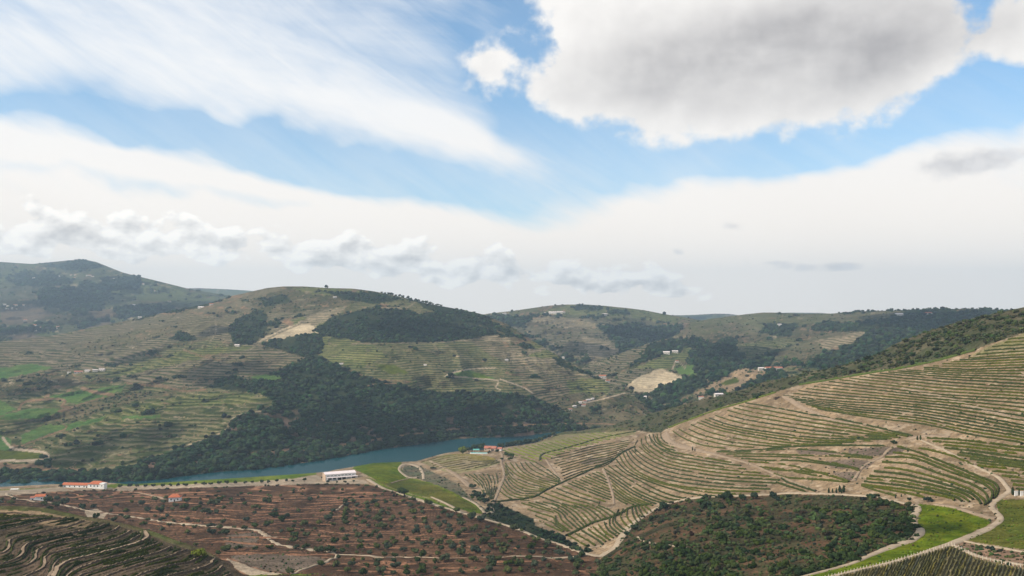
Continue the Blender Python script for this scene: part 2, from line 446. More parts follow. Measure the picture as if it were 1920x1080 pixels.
far_left = Hill("distant_ridge",
    top=[(-300, 500), (0, 491), (60, 495), (100, 491), (130, 488), (160, 487), (180, 491), (200, 499), (230, 511), (300, 528), (360, 543), (440, 556), (520, 575), (600, 600)],
    bottom=[(-300, 720), (0, 690), (260, 640), (400, 600), (600, 640)],
    ctrl=[(-300, 500, 8500), (0, 491, 8200), (60, 495, 8000), (160, 487, 7500), (300, 528, 6500), (440, 556, 6000), (600, 600, 5600), (100, 560, 5300), (100, 620, 4000), (250, 592, 4800), (0, 650, 3500), (-300, 690, 3200), (350, 580, 5200), (0, 530, 6300), (200, 530, 6200)],
    px0=-200, px1=596, step=2.5, rough=(700.0, 480.0, 6), c=40.0)

blue_left = Hill("hazy_hills",
    top=[(300, 548), (340, 541), (370, 540), (420, 542), (470, 545), (520, 554), (580, 565)], bottom=[(300, 600), (580, 600)],
    ctrl=[(300, 548, 9300), (370, 540, 9700), (470, 545, 9300), (580, 565, 8800), (440, 590, 7600)], px0=300, px1=580, step=4, rough=(300.0, 900.0, 4))
blue_right = Hill("hazy_hills",
    top=[(1150, 603), (1180, 599), (1240, 591), (1280, 591), (1310, 590), (1340, 588), (1365, 588.5), (1395, 592), (1430, 593), (1450, 588), (1480, 586), (1510, 586.5), (1540, 586.5), (1560, 589), (1640, 598), (1800, 604)],
    bottom=[(1150, 630), (1800, 630)],
    ctrl=[(1150, 603, 8000), (1280, 591, 8700), (1360, 588, 9000), (1480, 586, 9900), (1640, 598, 9500), (1800, 604, 9000), (1400, 620, 7000)], px0=1150, px1=1800, step=4, rough=(300.0, 900.0, 4))
HILLS = [near, knoll, across, mid_right, mid_far, far_left, blue_left, blue_right]

# ------------------------------------------------------------------ land cover
# class: base albedo, second albedo (patchy mix), strength of terrace rows, height of one terrace
CL = {
    'wood':   ((.014, .024, .015), (.030, .036, .020), 0.0, 5),
    'scrub':  ((.052, .055, .028), (.100, .078, .050), 0.0, 5),
    'dry':    ((.125, .100, .064), (.075, .075, .042), 0.0, 5),
    'vine':   ((.165, .128, .096), (.118, .098, .068), 1.05, 4.8),
    'vinegreen': ((.150, .146, .060), (.095, .112, .038), 0.95, 4.8),
    'vinepale': ((.250, .195, .130), (.175, .140, .092), 0.85, 5.0),
    'vineolive': ((.130, .116, .066), (.085, .090, .042), 1.0, 4.8),
    'pale':   ((.400, .320, .215), (.330, .260, .170), 0.25, 4.0),
    'green':  ((.050, .105, .028), (.075, .120, .032), 0.15, 2.5),
    'lime':   ((.100, .140, .018), (.070, .112, .014), 0.0, 3),
    'meadow': ((.090, .122, .009), (.058, .090, .008), 0.0, 3),
    'meadow2': ((.078, .088, .016), (.060, .074, .014), 0.0, 3),
    'red':    ((.094, .053, .032), (.058, .036, .023), 0.0, 3),
    'grey':   ((.140, .104, .078), (.095, .072, .054), 0.0, 3),
    'stone':  ((.250, .176, .108), (.185, .132, .080), 0.0, 3),
    'stonegreen': ((.170, .155, .070), (.210, .165, .100), 0.0, 3),
    'bush':   ((.098, .058, .034), (.036, .034, .019), 0.0, 3),
    'grass':  ((.062, .070, .026), (.095, .080, .042), 0.0, 3),
    'road':   ((.330, .260, .188), (.270, .210, .150), 0.0, 3),
    'rust':   ((.215, .135, .090), (.140, .095, .065), 0.0, 3),
    'slope':  ((.075, .080, .048), (.120, .100, .068), 0.0, 3),
    'maquis': ((.080, .070, .042), (.050, .054, .028), 0.0, 3),
    'plot':   ((.175, .140, .078), (.130, .112, .056), 0.0, 3),
    'knoll':  ((.115, .080, .056), (.070, .054, .036), 0.0, 3),
}
CN = list(CL)
CIDX = {k: i for i, k in enumerate(CN)}
CB = np.array([CL[k][0] for k in CN]); CS = np.array([CL[k][1] for k in CN])
CR = np.array([CL[k][2] for k in CN]); CH = np.array([CL[k][3] for k in CN], float)

def cover(h, px, py, D, Z, spec):
    """class index of every survey point"""
    w = spec.get('warp', 2.5)
    wx = px + w * 2 * (fbm(px / 9, py / 6, 3, 21) - .5)
    wy = py + w * 1.3 * (fbm(px / 9, py / 6, 3, 41) - .5)
    ids = np.full(px.shape, CIDX[spec['default']], int)
    if 'patch' in spec:
        n, names, wts, sx, sy = spec['patch']
        r = np.random.default_rng(spec.get('seed', 1))
        sxs = r.uniform(px.min(), px.max(), n); sys_ = r.uniform(py.min(), py.max(), n)
        kind = r.choice([CIDX[k] for k in names], n, p=np.array(wts) / sum(wts))
        best = np.full(px.shape, 1e9); second = np.full(px.shape, 1e9)
        qx = px + 60 * (fbm(px / 50, py / 22, 3, 61) - .5); qy = py + 26 * (fbm(px / 50, py / 22, 3, 71) - .5)
        for k in range(n):
            d = ((qx - sxs[k]) / sx) ** 2 + ((qy - sys_[k] + 0.12 * (qx - sxs[k])) / sy) ** 2
            m = d < best
            second = np.where(m, best, np.minimum(second, d))
            best[m] = d[m]; ids[m] = kind[k]
    def borders():      # tracks and hedges between the plots
        e = np.sqrt(second) - np.sqrt(best)
        q = fbm(px / 40, py / 20, 3, 171)
        ids[(e < .035) & (q > .52)] = CIDX['rust']
        ids[(e < .06) & (q < .44)] = CIDX['wood']
    def thickets(k):      # hedges, thickets, bare cuttings and dry strips too small to trace
        free = np.isin(ids, [CIDX[q] for q in ('vine', 'vinegreen', 'vineolive', 'scrub', 'dry', 'vinepale')])
        a = fbm(px / 30 + .3 * py / 10, py / 7.5, 4, 131); b = fbm(px / 22 - .2 * py / 10, py / 5, 4, 141); c = fbm(px / 60, py / 16, 3, 151)
        ids[free & (a > .60 + k)] = CIDX['scrub']
        ids[free & (a > .655 + k)] = CIDX['wood']
        ids[free & (b > .655 + k) & (c > .45)] = CIDX['rust']
        ids[free & (b < .34 - k) & (c < .52)] = CIDX['vinepale']
        ids[free & (np.abs(fbm(px / 55, py / 14, 3, 161) - .5) < .006) & (c > .42 + k)] = CIDX['rust']
    if 'patch' in spec:
        thickets(.04)
        borders()
    for poly, cls in spec['polys']:
        ids[inside(poly, wx, wy)] = CIDX[cls]
    if 'patch' in spec:      # and a few in the traced plots
        thickets(.125)
    for line, cls, width in spec.get('lines', []):
        ids[linedist(curve(line, 4), px, py, width) < width / 2] = CIDX[cls]
    return ids

SPEC = {}
CREST = [(1070, 812), (1110, 813), (1150, 811), (1190, 806), (1225, 812), (1240, 810), (1255, 800), (1300, 783), (1330, 771), (1370, 758), (1400, 752), (1440, 741), (1462, 733), (1517, 716),
         (1555, 711), (1600, 703), (1650, 694), (1720, 685), (1790, 668), (1830, 655), (1870, 640), (1920, 625), (2150, 570)]
RIM = [(690, 899), (718, 915), (740, 922), (760, 929), (807, 944), (855, 958), (900, 971), (962, 989), (1007, 1007), (1051, 1021), (1090, 1036), (1122, 1044)]
BOWL_EDGE = [(1122, 1052), (1148, 1030), (1158, 1019), (1178, 989), (1202, 971), (1224, 957), (1253, 945), (1282, 937), (1320, 932), (1349, 931), (1438, 928), (1480, 926), (1544, 928), (1600, 930), (1647, 932), (1674, 941), (1699, 945)]
FIELD1 = [(1722, 945), (1752, 947), (1786, 952), (1827, 966), (1852, 974), (1859, 980), (1849, 987), (1813, 1002), (1780, 1017), (1744, 1031), (1674, 1053), (1605, 1070), (1549, 1082), (1500, 1094), (1470, 1094), (1500, 1080),
          (1536, 1073), (1591, 1059), (1624, 1047), (1674, 1027), (1716, 1013), (1731, 998), (1721, 980), (1723, 958)]
SPEC['near_slopes'] = dict(default='stone', warp=1.6, polys=[
    (CREST[::-1] + [(1060, 700), (1500, 560), (2200, 400), (2200, 560)], 'maquis'),
    ([(1025, 828), (1044, 810), (1086, 805), (1200, 800), (1190, 807), (1110, 814), (1060, 818)], 'grass'),
    ([(1820, 668), (1850, 650), (1890, 636), (1930, 622), (2150, 570), (2150, 660), (1920, 662)], 'stonegreen'),
    # rough plots of the vineyard spur
    ([(790, 868), (830, 853), (870, 850), (925, 858), (940, 868), (900, 880), (850, 890)], 'stonegreen'),
    ([(940, 843), (1000, 832), (1050, 815), (1110, 812), (1195, 807), (1190, 815), (1130, 824), (1070, 838), (1010, 862)], 'stonegreen'),
    ([(1085, 868), (1105, 858), (1145, 858), (1140, 868), (1100, 872)], 'grey'),
    ([(1590, 842), (1650, 838), (1700, 838), (1690, 850), (1640, 856), (1590, 852)], 'grey'),
    ([(1540, 866), (1600, 860), (1640, 866), (1625, 880), (1560, 878)], 'grey'),
    ([(1490, 842), (1540, 843), (1580, 850), (1560, 853), (1500, 852)], 'grey'),
    ([(1560, 886), (1612, 884), (1608, 900), (1585, 902)], 'grey'),
    # slope with shrubs, gully
    ([(760, 872), (790, 875), (800, 880), (830, 893), (860, 908), (884, 935), (906, 952), (925, 966), (965, 990), (940, 985), (905, 970), (890, 950), (866, 932), (830, 914), (792, 900), (765, 893), (752, 884)], 'slope'),
    ([(925, 940), (960, 955), (1000, 972), (1004, 985), (1060, 1010), (1105, 1036), (1090, 1036), (1051, 1021), (1007, 1007), (962, 989), (920, 972), (905, 960)], 'wood'),
    # meadows by the winery
    ([(660, 878), (669, 871), (700, 864), (753, 863), (752, 880), (762, 894), (785, 900), (807, 905), (840, 918), (869, 933), (896, 949), (904, 963), (885, 962), (855, 953), (809, 934), (770, 926), (740, 916), (710, 903), (685, 890)], 'meadow'),
    ([(700, 900), (740, 910), (800, 925), (860, 950), (885, 962), (855, 953), (809, 934), (765, 922), (720, 908)], 'meadow2'),
    ([(725, 906), (770, 898), (810, 907), (870, 938), (900, 956), (870, 955), (810, 933), (760, 918)], 'meadow2'),
    ([(685, 893), (710, 904), (740, 917), (770, 927), (809, 935), (853, 955), (858, 960), (807, 945), (760, 931), (718, 917)], 'lime'),
    # red olive slope
    ([(-300, 938), (0, 929), (60, 926), (110, 922), (215, 918), (300, 915), (400, 913), (520, 909), (600, 908), (689, 908), (705, 913)] + [(x, y + 2) for x, y in RIM[2:]] + [(1135, 1052), (1130, 1140), (-300, 1140)], 'red'),
    ([(420, 1012), (428, 1000), (480, 998), (486, 1010), (478, 1026), (425, 1026)], 'grey'),
    ([(430, 1044), (480, 1038), (540, 1040), (600, 1044), (615, 1052), (580, 1064), (545, 1074), (500, 1070), (450, 1054)], 'grey'),
    ([(424, 1046), (446, 1055), (500, 1072), (545, 1078), (500, 1082), (470, 1080), (440, 1064)], 'road'),
    ([(158, 957), (182, 954), (200, 963), (194, 972), (164, 969)], 'road'),
    ([(466, 1079), (560, 1076), (640, 1078), (700, 1090), (640, 1140), (470, 1140)], 'lime'),
    ([(500, 1080), (1140, 1060), (1140, 1140), (500, 1140)], 'red'),
    # plateau strip by the river
    ([(-300, 925), (0, 918), (100, 914), (215, 908), (240, 905), (300, 902), (400, 896), (480, 890), (540, 886), (592, 883), (594, 890), (540, 898), (480, 903), (400, 906), (300, 910), (230, 914)], 'lime'),
    ([(210, 920), (222, 911), (300, 910), (400, 906), (480, 903), (540, 898), (592, 891), (611, 897), (667, 899), (684, 900), (692, 907), (662, 908), (600, 907), (540, 909), (400, 914), (300, 917), (230, 920)], 'road'),
    ([(-300, 940), (-300, 926), (0, 920), (60, 917), (112, 914), (210, 914), (212, 918), (110, 921), (60, 925), (0, 930)], 'road'),
    # scrub bowl, meadows and trellised plot at the lower right
    (BOWL_EDGE + [(1716, 948), (1722, 956), (1711, 972), (1716, 986), (1726, 997), (1711, 1011), (1674, 1024), (1624, 1044), (1591, 1058), (1500, 1080), (1460, 1140), (1110, 1140)], 'bush'),
    (FIELD1, 'meadow'),
    ([(1866, 942), (1874, 936), (1920, 936), (2150, 942), (2150, 1060), (1920, 1030), (1883, 1026), (1841, 1019), (1808, 1012), (1841, 998), (1869, 984), (1877, 972), (1872, 959)], 'meadow2'),
    ([(1775, 1022), (1802, 1016), (1841, 1024), (1883, 1030), (1930, 1038), (2150, 1070), (2150, 1100), (1920, 1064), (1870, 1056), (1830, 1046)], 'rust'),
    ([(1783, 1022), (1830, 1046), (1870, 1057), (1920, 1066), (2150, 1100), (2150, 1140), (1440, 1140), (1549, 1082), (1605, 1072), (1700, 1050)], 'plot'),
])
SPEC['terraced_knoll'] = dict(default='knoll', warp=2, polys=[
    ([(-300, 944), (0, 946), (100, 952), (180, 970), (160, 990), (90, 985), (0, 975)], 'stone'),
    ([(-300, 935), (0, 940), (90, 950), (160, 966), (240, 980), (330, 1010), (400, 1037), (450, 1072), (420, 1050), (330, 1022), (240, 990), (160, 975), (60, 957), (-300, 957)], 'grass'),
])
W_MAIN = [(385, 728), (410, 712), (432, 706), (470, 712), (500, 704), (530, 690), (560, 676), (600, 668), (640, 688), (700, 708), (760, 724), (800, 734), (870, 735), (930, 735), (1000, 745), (1040, 760), (1065, 780), (1080, 800),
          (1080, 812), (980, 815), (900, 823), (800, 834), (740, 842), (640, 862), (580, 872), (500, 885), (400, 890), (290, 905), (205, 912), (200, 890), (280, 862), (350, 834), (420, 808), (440, 782), (475, 770), (512, 766), (512, 752), (490, 738), (440, 732)]
V1 = [(40, 834), (120, 800), (190, 772), (240, 755), (330, 740), (400, 730), (440, 733), (490, 738), (512, 752), (512, 766), (475, 770), (440, 782), (420, 806), (350, 834), (280, 860), (205, 880), (95, 880), (85, 850)]
V2 = [(175, 706), (240, 690), (300, 672), (345, 656), (400, 650), (470, 648), (520, 656), (566, 670), (540, 690), (480, 708), (432, 706), (400, 722), (370, 732), (300, 724), (240, 716)]
SPEC['river_hill'] = dict(default='scrub', warp=4, seed=4,
    patch=(110, ['vine', 'scrub', 'vinegreen', 'dry', 'vineolive', 'wood'], [3, 3.4, 2.0, 1.0, 2.6, .7], 60, 17),
    polys=[
    ([(-300, 660), (130, 625), (330, 590), (420, 600), (430, 620), (340, 640), (280, 660), (200, 690), (100, 700), (-300, 720)], 'vine'),
    ([(190, 700), (300, 660), (420, 628), (440, 645), (345, 655), (240, 690)], 'vineolive'),
    ([(385, 600), (440, 596), (436, 622), (442, 645), (410, 640), (380, 628)], 'vine'),
    ([(130, 650), (250, 620), (330, 610), (330, 625), (230, 650), (140, 668)], 'dry'),
    ([(470, 560), (540, 540), (640, 545), (700, 560), (640, 575), (560, 585), (490, 590)], 'scrub'),
    ([(540, 540), (600, 539), (680, 545), (670, 556), (590, 552)], 'vinegreen'),
    ([(700, 560), (760, 560), (850, 585), (900, 595), (840, 590), (740, 575)], 'vineolive'),
    (V2, 'vine'),
    ([(345, 656), (400, 650), (470, 648), (480, 652), (400, 666), (300, 690), (220, 705), (180, 706), (260, 682)], 'vinegreen'),
    ([(-300, 760), (0, 745), (150, 722), (240, 715), (300, 724), (370, 732), (330, 740), (240, 755), (190, 772), (120, 800), (40, 834), (-300, 840)], 'vineolive'),
    ([(70, 782), (140, 760), (240, 735), (330, 735), (330, 742), (240, 757), (150, 790), (90, 800)], 'dry'),
    (V1, 'vineolive'),
    ([(160, 790), (250, 762), (330, 745), (420, 735), (500, 742), (508, 752), (440, 758), (340, 765), (260, 785), (170, 800)], 'vinegreen'),
    ([(225, 782), (300, 777), (300, 783), (230, 786)], 'green'), ([(100, 800), (200, 780), (190, 790), (120, 808)], 'green'),
    # pale triangle and woods
    ([(472, 646), (520, 620), (560, 605), (592, 612), (606, 628), (560, 627), (520, 636)], 'pale'),
    ([(560, 605), (600, 582), (650, 575), (640, 585), (592, 612)], 'vinepale'),
    ([(606, 630), (700, 645), (840, 642), (880, 640), (960, 690), (1000, 742), (900, 736), (800, 734), (700, 706), (640, 688), (600, 668)], 'vineolive'),
    ([(606, 630), (700, 646), (720, 670), (680, 690), (640, 686), (600, 668)], 'vinegreen'),
    ([(840, 640), (900, 630), (950, 640), (1000, 660), (1060, 690), (1145, 712), (1150, 742), (1080, 770), (1050, 764), (1000, 744), (960, 690), (880, 640)], 'vine'),
    ([(890, 622), (910, 621), (960, 636), (955, 640), (915, 641)], 'vinepale'), ([(940, 660), (1020, 652), (1050, 665), (1040, 680), (960, 682)], 'vinepale'),
    ([(1060, 712), (1120, 708), (1145, 715), (1140, 740), (1070, 745)], 'vinegreen'),
    ([(1040, 745), (1090, 735), (1150, 738), (1200, 760), (1190, 800), (1085, 800), (1060, 775)], 'dry'),
    ([(1130, 745), (1190, 735), (1230, 765), (1220, 790), (1180, 775), (1150, 760)], 'scrub'),
    ([(590, 620), (620, 595), (680, 580), (740, 574), (790, 590), (850, 600), (900, 612), (955, 632), (910, 628), (870, 637), (840, 642), (760, 644), (700, 644), (640, 634), (605, 630)], 'wood'),
    ([(770, 560), (850, 580), (930, 605), (990, 640), (940, 622), (860, 598), (800, 580)], 'wood'),
    ([(1020, 655), (1060, 680), (1130, 712), (1100, 704), (1050, 685)], 'wood'),
    ([(428, 622), (440, 600), (478, 582), (500, 588), (502, 620), (472, 646), (440, 645)], 'wood'),
    ([(490, 646), (520, 636), (560, 627), (604, 628), (607, 650), (596, 670), (562, 668), (528, 656)], 'wood'),
    ([(312, 636), (340, 622), (372, 633), (345, 641)], 'wood'),
    ([(480, 560), (540, 552), (545, 568), (500, 575)], 'wood'),
    ([(600, 545), (720, 550), (760, 562), (700, 570), (640, 560)], 'wood'),
    (W_MAIN, 'wood'),
    ([(470, 706), (500, 702), (530, 706), (520, 714), (480, 715)], 'green'),
    ([(-300, 880), (0, 866), (80, 880), (210, 882), (205, 912), (-300, 925)], 'wood'),
    ([(-300, 872), (0, 866), (80, 876), (200, 882), (200, 887), (60, 884), (-300, 880)], 'rust'),
    # bright plots
    ([(172, 729), (237, 721), (226, 735), (205, 739)], 'green'), ([(60, 752), (100, 742), (165, 730), (202, 743), (140, 758), (110, 751)], 'green'),
    ([(10, 776), (60, 766), (110, 766), (122, 772), (70, 784), (0, 788)], 'green'), ([(40, 815), (80, 798), (122, 795), (112, 806), (40, 833)], 'green'),
    ([(-100, 812), (0, 812), (18, 822), (24, 840), (0, 850), (-100, 860)], 'green'), ([(-60, 846), (0, 846), (80, 845), (78, 862), (-60, 862)], 'meadow2'),
    ([(-100, 755), (0, 750), (30, 765), (0, 780), (-100, 785)], 'green'), ([(-100, 700), (0, 690), (60, 682), (100, 690), (0, 712), (-100, 720)], 'green'),
    ([(850, 700), (880, 694), (930, 710), (900, 713), (860, 710)], 'green'), ([(700, 682), (740, 684), (768, 700), (730, 700)], 'meadow2'),
    ([(870, 697), (900, 699), (925, 710), (890, 708)], 'lime'), ([(985, 668), (1040, 650), (1060, 668), (1020, 672)], 'vinegreen'),
    ], lines=[
    ([(153, 727), (180, 736), (212, 740)], 'rust', 6), ([(35, 768), (48, 753), (100, 748), (122, 752), (116, 762), (136, 764), (110, 772)], 'rust', 4.5), ([(84, 744), (92, 740), (90, 748)], 'rust', 4),
    ([(5, 820), (14, 832), (30, 842), (85, 849), (80, 862), (0, 864)], 'road', 5), ([(110, 770), (170, 752), (195, 745)], 'rust', 2.5), ([(40, 836), (120, 805), (118, 795)], 'rust', 2.5),
    ([(238, 718), (300, 725), (345, 733), (385, 730)], 'rust', 3.5), ([(285, 715), (310, 724), (340, 732)], 'rust', 3), ([(345, 656), (380, 668), (415, 676)], 'rust', 2.5),
    ([(60, 884), (200, 886), (300, 881), (400, 867), (470, 850), (600, 843), (660, 831), (760, 816), (860, 804), (960, 798), (1080, 794), (1175, 796)], 'rust', 2.6),
    ([(640, 860), (690, 832), (720, 828)], 'rust', 3), ([(500, 768), (440, 782), (420, 808), (350, 836), (300, 856)], 'vinepale', 4),
    ([(835, 706), (846, 700), (882, 692), (930, 690)], 'road', 2.6), ([(838, 705), (900, 710), (934, 714), (929, 726), (938, 731)], 'road', 2.6), ([(938, 711), (980, 726), (1000, 738)], 'road', 2.6),
    ([(930, 690), (1000, 695), (1100, 703), (1130, 706)], 'vinepale', 2.4), ([(1090, 757), (1130, 748), (1178, 735)], 'road', 2.4), ([(660, 645), (760, 643), (830, 642), (900, 636), (970, 640)], 'vinepale', 2.2),
    ([(640, 688), (700, 710), (770, 716), (690, 722)], 'rust', 2), ([(810, 640), (822, 662), (800, 656)], 'vinepale', 2.2), ([(712, 578), (740, 577), (760, 578), (780, 566)], 'vinepale', 3), ([(395, 640), (405, 620), (404, 600)], 'vinepale', 3),
    ([(470, 655), (480, 648), (520, 626), (565, 606), (600, 586)], 'vinepale', 3), ([(1145, 712), (1150, 728), (1130, 745)], 'vinepale', 2)])
SPEC['side_valley_hill'] = dict(default='scrub', warp=4, seed=9,
    patch=(80, ['scrub', 'wood', 'dry', 'vine', 'vineolive'], [3, 2.4, 1.2, 1.4, 1.4], 60, 16),
    polys=[
    ([(1060, 710), (1100, 684), (1169, 658), (1215, 643), (1228, 648), (1210, 660), (1180, 684), (1130, 705), (1080, 722)], 'vine'),
    ([(1215, 643), (1260, 632), (1300, 630), (1330, 638), (1310, 650), (1240, 662), (1190, 686), (1176, 690), (1205, 665)], 'wood'),
    ([(1190, 690), (1240, 665), (1290, 660), (1300, 668), (1260, 690), (1215, 700)], 'vinegreen'),
    ([(1140, 712), (1180, 692), (1240, 690), (1200, 706), (1175, 724), (1150, 735)], 'vine'),
    ([(1260, 690), (1300, 684), (1310, 700), (1285, 706)], 'green'), ([(1275, 655), (1310, 648), (1320, 655), (1290, 662)], 'vinegreen'),
    ([(1290, 606), (1330, 598), (1400, 589), (1500, 588), (1640, 583), (1640, 600), (1500, 606), (1400, 618), (1300, 625)], 'vineolive'),
    ([(1300, 612), (1380, 606), (1440, 612), (1390, 618), (1310, 620)], 'dry'),
    ([(1300, 690), (1290, 660), (1330, 640), (1380, 650), (1400, 690), (1350, 710), (1310, 712)], 'wood'),
    ([(1340, 660), (1345, 636), (1385, 632), (1380, 655)], 'wood'), ([(1420, 625), (1440, 605), (1500, 606), (1480, 632)], 'wood'),
    ([(1380, 645), (1480, 632), (1500, 640), (1440, 665), (1400, 675)], 'vineolive'),
    ([(1440, 692), (1460, 658), (1520, 632), (1580, 620), (1628, 622), (1592, 650), (1530, 664), (1470, 684)], 'dry'),
    ([(1530, 640), (1600, 624), (1628, 622), (1592, 646), (1550, 655)], 'vinepale'),
    ([(1620, 625), (1660, 600), (1720, 585), (1900, 578), (2080, 585), (1840, 602), (1700, 650), (1600, 690), (1500, 690), (1540, 665), (1590, 650)], 'wood'),
    ([(1560, 588), (1640, 583), (1700, 583), (1660, 598), (1600, 606), (1540, 600)], 'dry'),
    ([(1160, 790), (1200, 740), (1215, 736), (1250, 722), (1290, 704), (1330, 722), (1300, 735), (1260, 756), (1225, 760), (1200, 780)], 'wood'),
    ([(1175, 722), (1200, 705), (1240, 691), (1262, 700), (1284, 708), (1252, 722), (1216, 735), (1192, 735)], 'pale'),
    ([(1300, 738), (1340, 716), (1390, 690), (1430, 692), (1440, 700), (1400, 722), (1360, 736)], 'stone'),
    ([(1350, 716), (1380, 708), (1385, 716), (1360, 722)], 'meadow2'), ([(1240, 780), (1300, 745), (1370, 736), (1350, 752), (1270, 790)], 'scrub'),
    ([(1380, 730), (1440, 700), (1480, 696), (1470, 715), (1400, 740)], 'wood'),
    ], lines=[([(1210, 646), (1255, 634), (1300, 634), (1325, 640)], 'vinepale', 2.4), ([(1262, 690), (1268, 676), (1285, 690)], 'road', 2.5), ([(1225, 750), (1206, 742), (1170, 765)], 'vinepale', 2)])
SPEC['terraced_far_hill'] = dict(default='vineolive', warp=4, seed=12,
    patch=(60, ['scrub', 'vineolive', 'wood', 'vine', 'vinegreen'], [2, 2.4, 1.4, 1.6, 1.2], 60, 15),
    polys=[
    ([(850, 600), (920, 590), (1000, 596), (980, 612), (940, 615), (900, 605)], 'wood'),
    ([(1000, 590), (1060, 572), (1180, 578), (1290, 597), (1260, 606), (1160, 592), (1080, 590)], 'vinegreen'),
    ([(1070, 574), (1100, 571), (1130, 575), (1128, 582), (1080, 582)], 'wood'), ([(1140, 582), (1180, 580), (1180, 592), (1145, 590)], 'wood'),
    ([(985, 605), (1030, 592), (1100, 598), (1150, 605), (1160, 612), (1118, 612), (1060, 605)], 'vine'),
    ([(960, 615), (1060, 610), (1120, 614), (1150, 640), (1170, 660), (1120, 690), (1060, 660), (1000, 632)], 'vine'),
    ([(1090, 630), (1140, 640), (1160, 660), (1110, 680), (1100, 660)], 'vinepale'),
    ([(993, 600), (1030, 592), (1070, 596), (1115, 606), (1122, 615), (1090, 617), (1040, 610), (1000, 604)], 'vinepale'),
    ([(1118, 612), (1170, 610), (1200, 602), (1255, 612), (1290, 605), (1300, 640), (1215, 650), (1165, 665), (1150, 640)], 'wood'),
    ([(1208, 606), (1235, 600), (1245, 612), (1225, 614)], 'dry'), ([(1278, 606), (1290, 604), (1296, 612), (1284, 628), (1276, 626)], 'rust'),
    ])
SPEC['distant_ridge'] = dict(default='scrub', warp=5, seed=15,
    patch=(80, ['scrub', 'wood', 'vineolive', 'dry', 'vinegreen', 'rust'], [2.6, 1.6, 2.0, 1.2, 1.6, .4], 40, 11),
    polys=[
    ([(70, 500), (130, 490), (160, 487), (200, 500), (150, 508)], 'wood'),
    ([(0, 545), (40, 535), (90, 540), (60, 560), (0, 562)], 'dry'), ([(60, 545), (130, 535), (190, 560), (200, 590), (140, 590), (80, 570)], 'wood'),
    ([(200, 545), (330, 540), (420, 560), (360, 570), (250, 560)], 'vinegreen'), ([(210, 575), (330, 572), (300, 590), (220, 598)], 'wood'),
    ([(0, 580), (60, 570), (100, 590), (60, 605), (0, 610)], 'rust'), ([(160, 585), (210, 580), (220, 592), (180, 598)], 'rust')])
SPEC['hazy_hills'] = dict(default='scrub', warp=6, patch=(30, ['scrub', 'wood', 'vinegreen'], [2, 1, 1], 60, 10), polys=[])

# ------------------------------------------------------------------ materials
def new_mat(name):
    m = bpy.data.materials.new(name)
    m.use_nodes = True
    m.node_tree.nodes.clear()
    n = NT(m.node_tree)
    out = n.new('ShaderNodeOutputMaterial')
    p = n.new('ShaderNodeBsdfPrincipled')
    p.inputs['Roughness'].default_value = 0.9
    p.inputs['Specular IOR Level'].default_value = 0.0
    n.put(out.inputs[0], p.outputs[0])
    return m, n, p
def terrain_material():
    m, n, p = new_mat("earth_and_fields")
    cov = n.new('ShaderNodeAttribute', attribute_name='cover').outputs['Color']
    rows = n.new('ShaderNodeSeparateXYZ')
    n.put(rows.inputs[0], n.new('ShaderNodeAttribute', attribute_name='rows').outputs['Vector'])
    pos = n.new('ShaderNodeNewGeometry').outputs['Position']
    big = n.noise(pos, 1 / 55.0, 4, 0.6)
    mid = n.noise(pos, 1 / 9.0, 4, 0.65)
    fine = n.noise(pos, 1 / 1.6, 3, 0.7)
    # rows of vines: a dark band on every terrace, ragged and here and there missing
    ph = n.m('FRACT', n.add(rows.outputs[0], n.mul(n.sub(mid, 0.5), 0.24)))
    band = n.smooth(n.m('ABSOLUTE', n.sub(ph, 0.5)), 0.30, 0.12)
    ragged = n.smooth(n.noise(pos, 1 / 14.0, 3, 0.7), 0.36, 0.56)
    f = n.m('MULTIPLY', n.mul(band, rows.outputs[1]), n.mad(ragged, 0.55, 0.45), clamp=True)
    c = n.mix(f, cov, n.mix(big, (.022, .036, .012), (.042, .054, .018)))
    lip = n.mul(n.smooth(n.m('ABSOLUTE', n.sub(ph, 0.93)), 0.10, 0.02), n.mul(rows.outputs[1], 0.45))
    c = n.mix(lip, c, (.27, .21, .14))
    g = n.mul(n.lin(mid, 0.3, 0.7, 0.68, 1.32), n.lin(fine, 0.3, 0.7, 0.72, 1.28))
    g = n.mul(g, n.lin(big, 0.3, 0.7, 0.8, 1.2))
    c = n.mix(1.0, c, n.xyz(g, g, g), 'MULTIPLY')
    n.put(p.inputs['Base Color'], c)
    b = n.new('ShaderNodeBump')
    b.inputs['Strength'].default_value = 0.8
    b.inputs['Distance'].default_value = 4.0
    n.put(b.inputs['Height'], n.add(n.add(mid, n.mul(fine, 0.25)), n.mul(big, 2.0)))
    n.put(p.inputs['Normal'], b.outputs[0])
    return m
M_EARTH = terrain_material()

def set_attr(me, name, typ, data, domain='POINT'):
    a = me.attributes.new(name, typ, domain)
    key = {'FLOAT_COLOR': 'color', 'FLOAT_VECTOR': 'vector', 'FLOAT': 'value'}[typ]
    a.data.foreach_set(key, np.ascontiguousarray(data, np.float32).ravel())
def mesh_np(name, V, Fa, mat, smooth=False):
    """mesh from numpy arrays; faces all of one size"""
    me = bpy.data.meshes.new(name)
    V = np.ascontiguousarray(V, np.float32); Fa = np.ascontiguousarray(Fa, np.int32)
    k = Fa.shape[1]
    me.vertices.add(len(V)); me.vertices.foreach_set('co', V.ravel())
    me.loops.add(Fa.size); me.loops.foreach_set('vertex_index', Fa.ravel())
    me.polygons.add(len(Fa))
    me.polygons.foreach_set('loop_start', np.arange(0, Fa.size, k, dtype=np.int32))
    me.polygons.foreach_set('loop_total', np.full(len(Fa), k, np.int32))
    me.polygons.foreach_set('use_smooth', np.full(len(Fa), smooth))
    me.update(calc_edges=True)
    if mat:
        me.materials.append(mat)
    return me
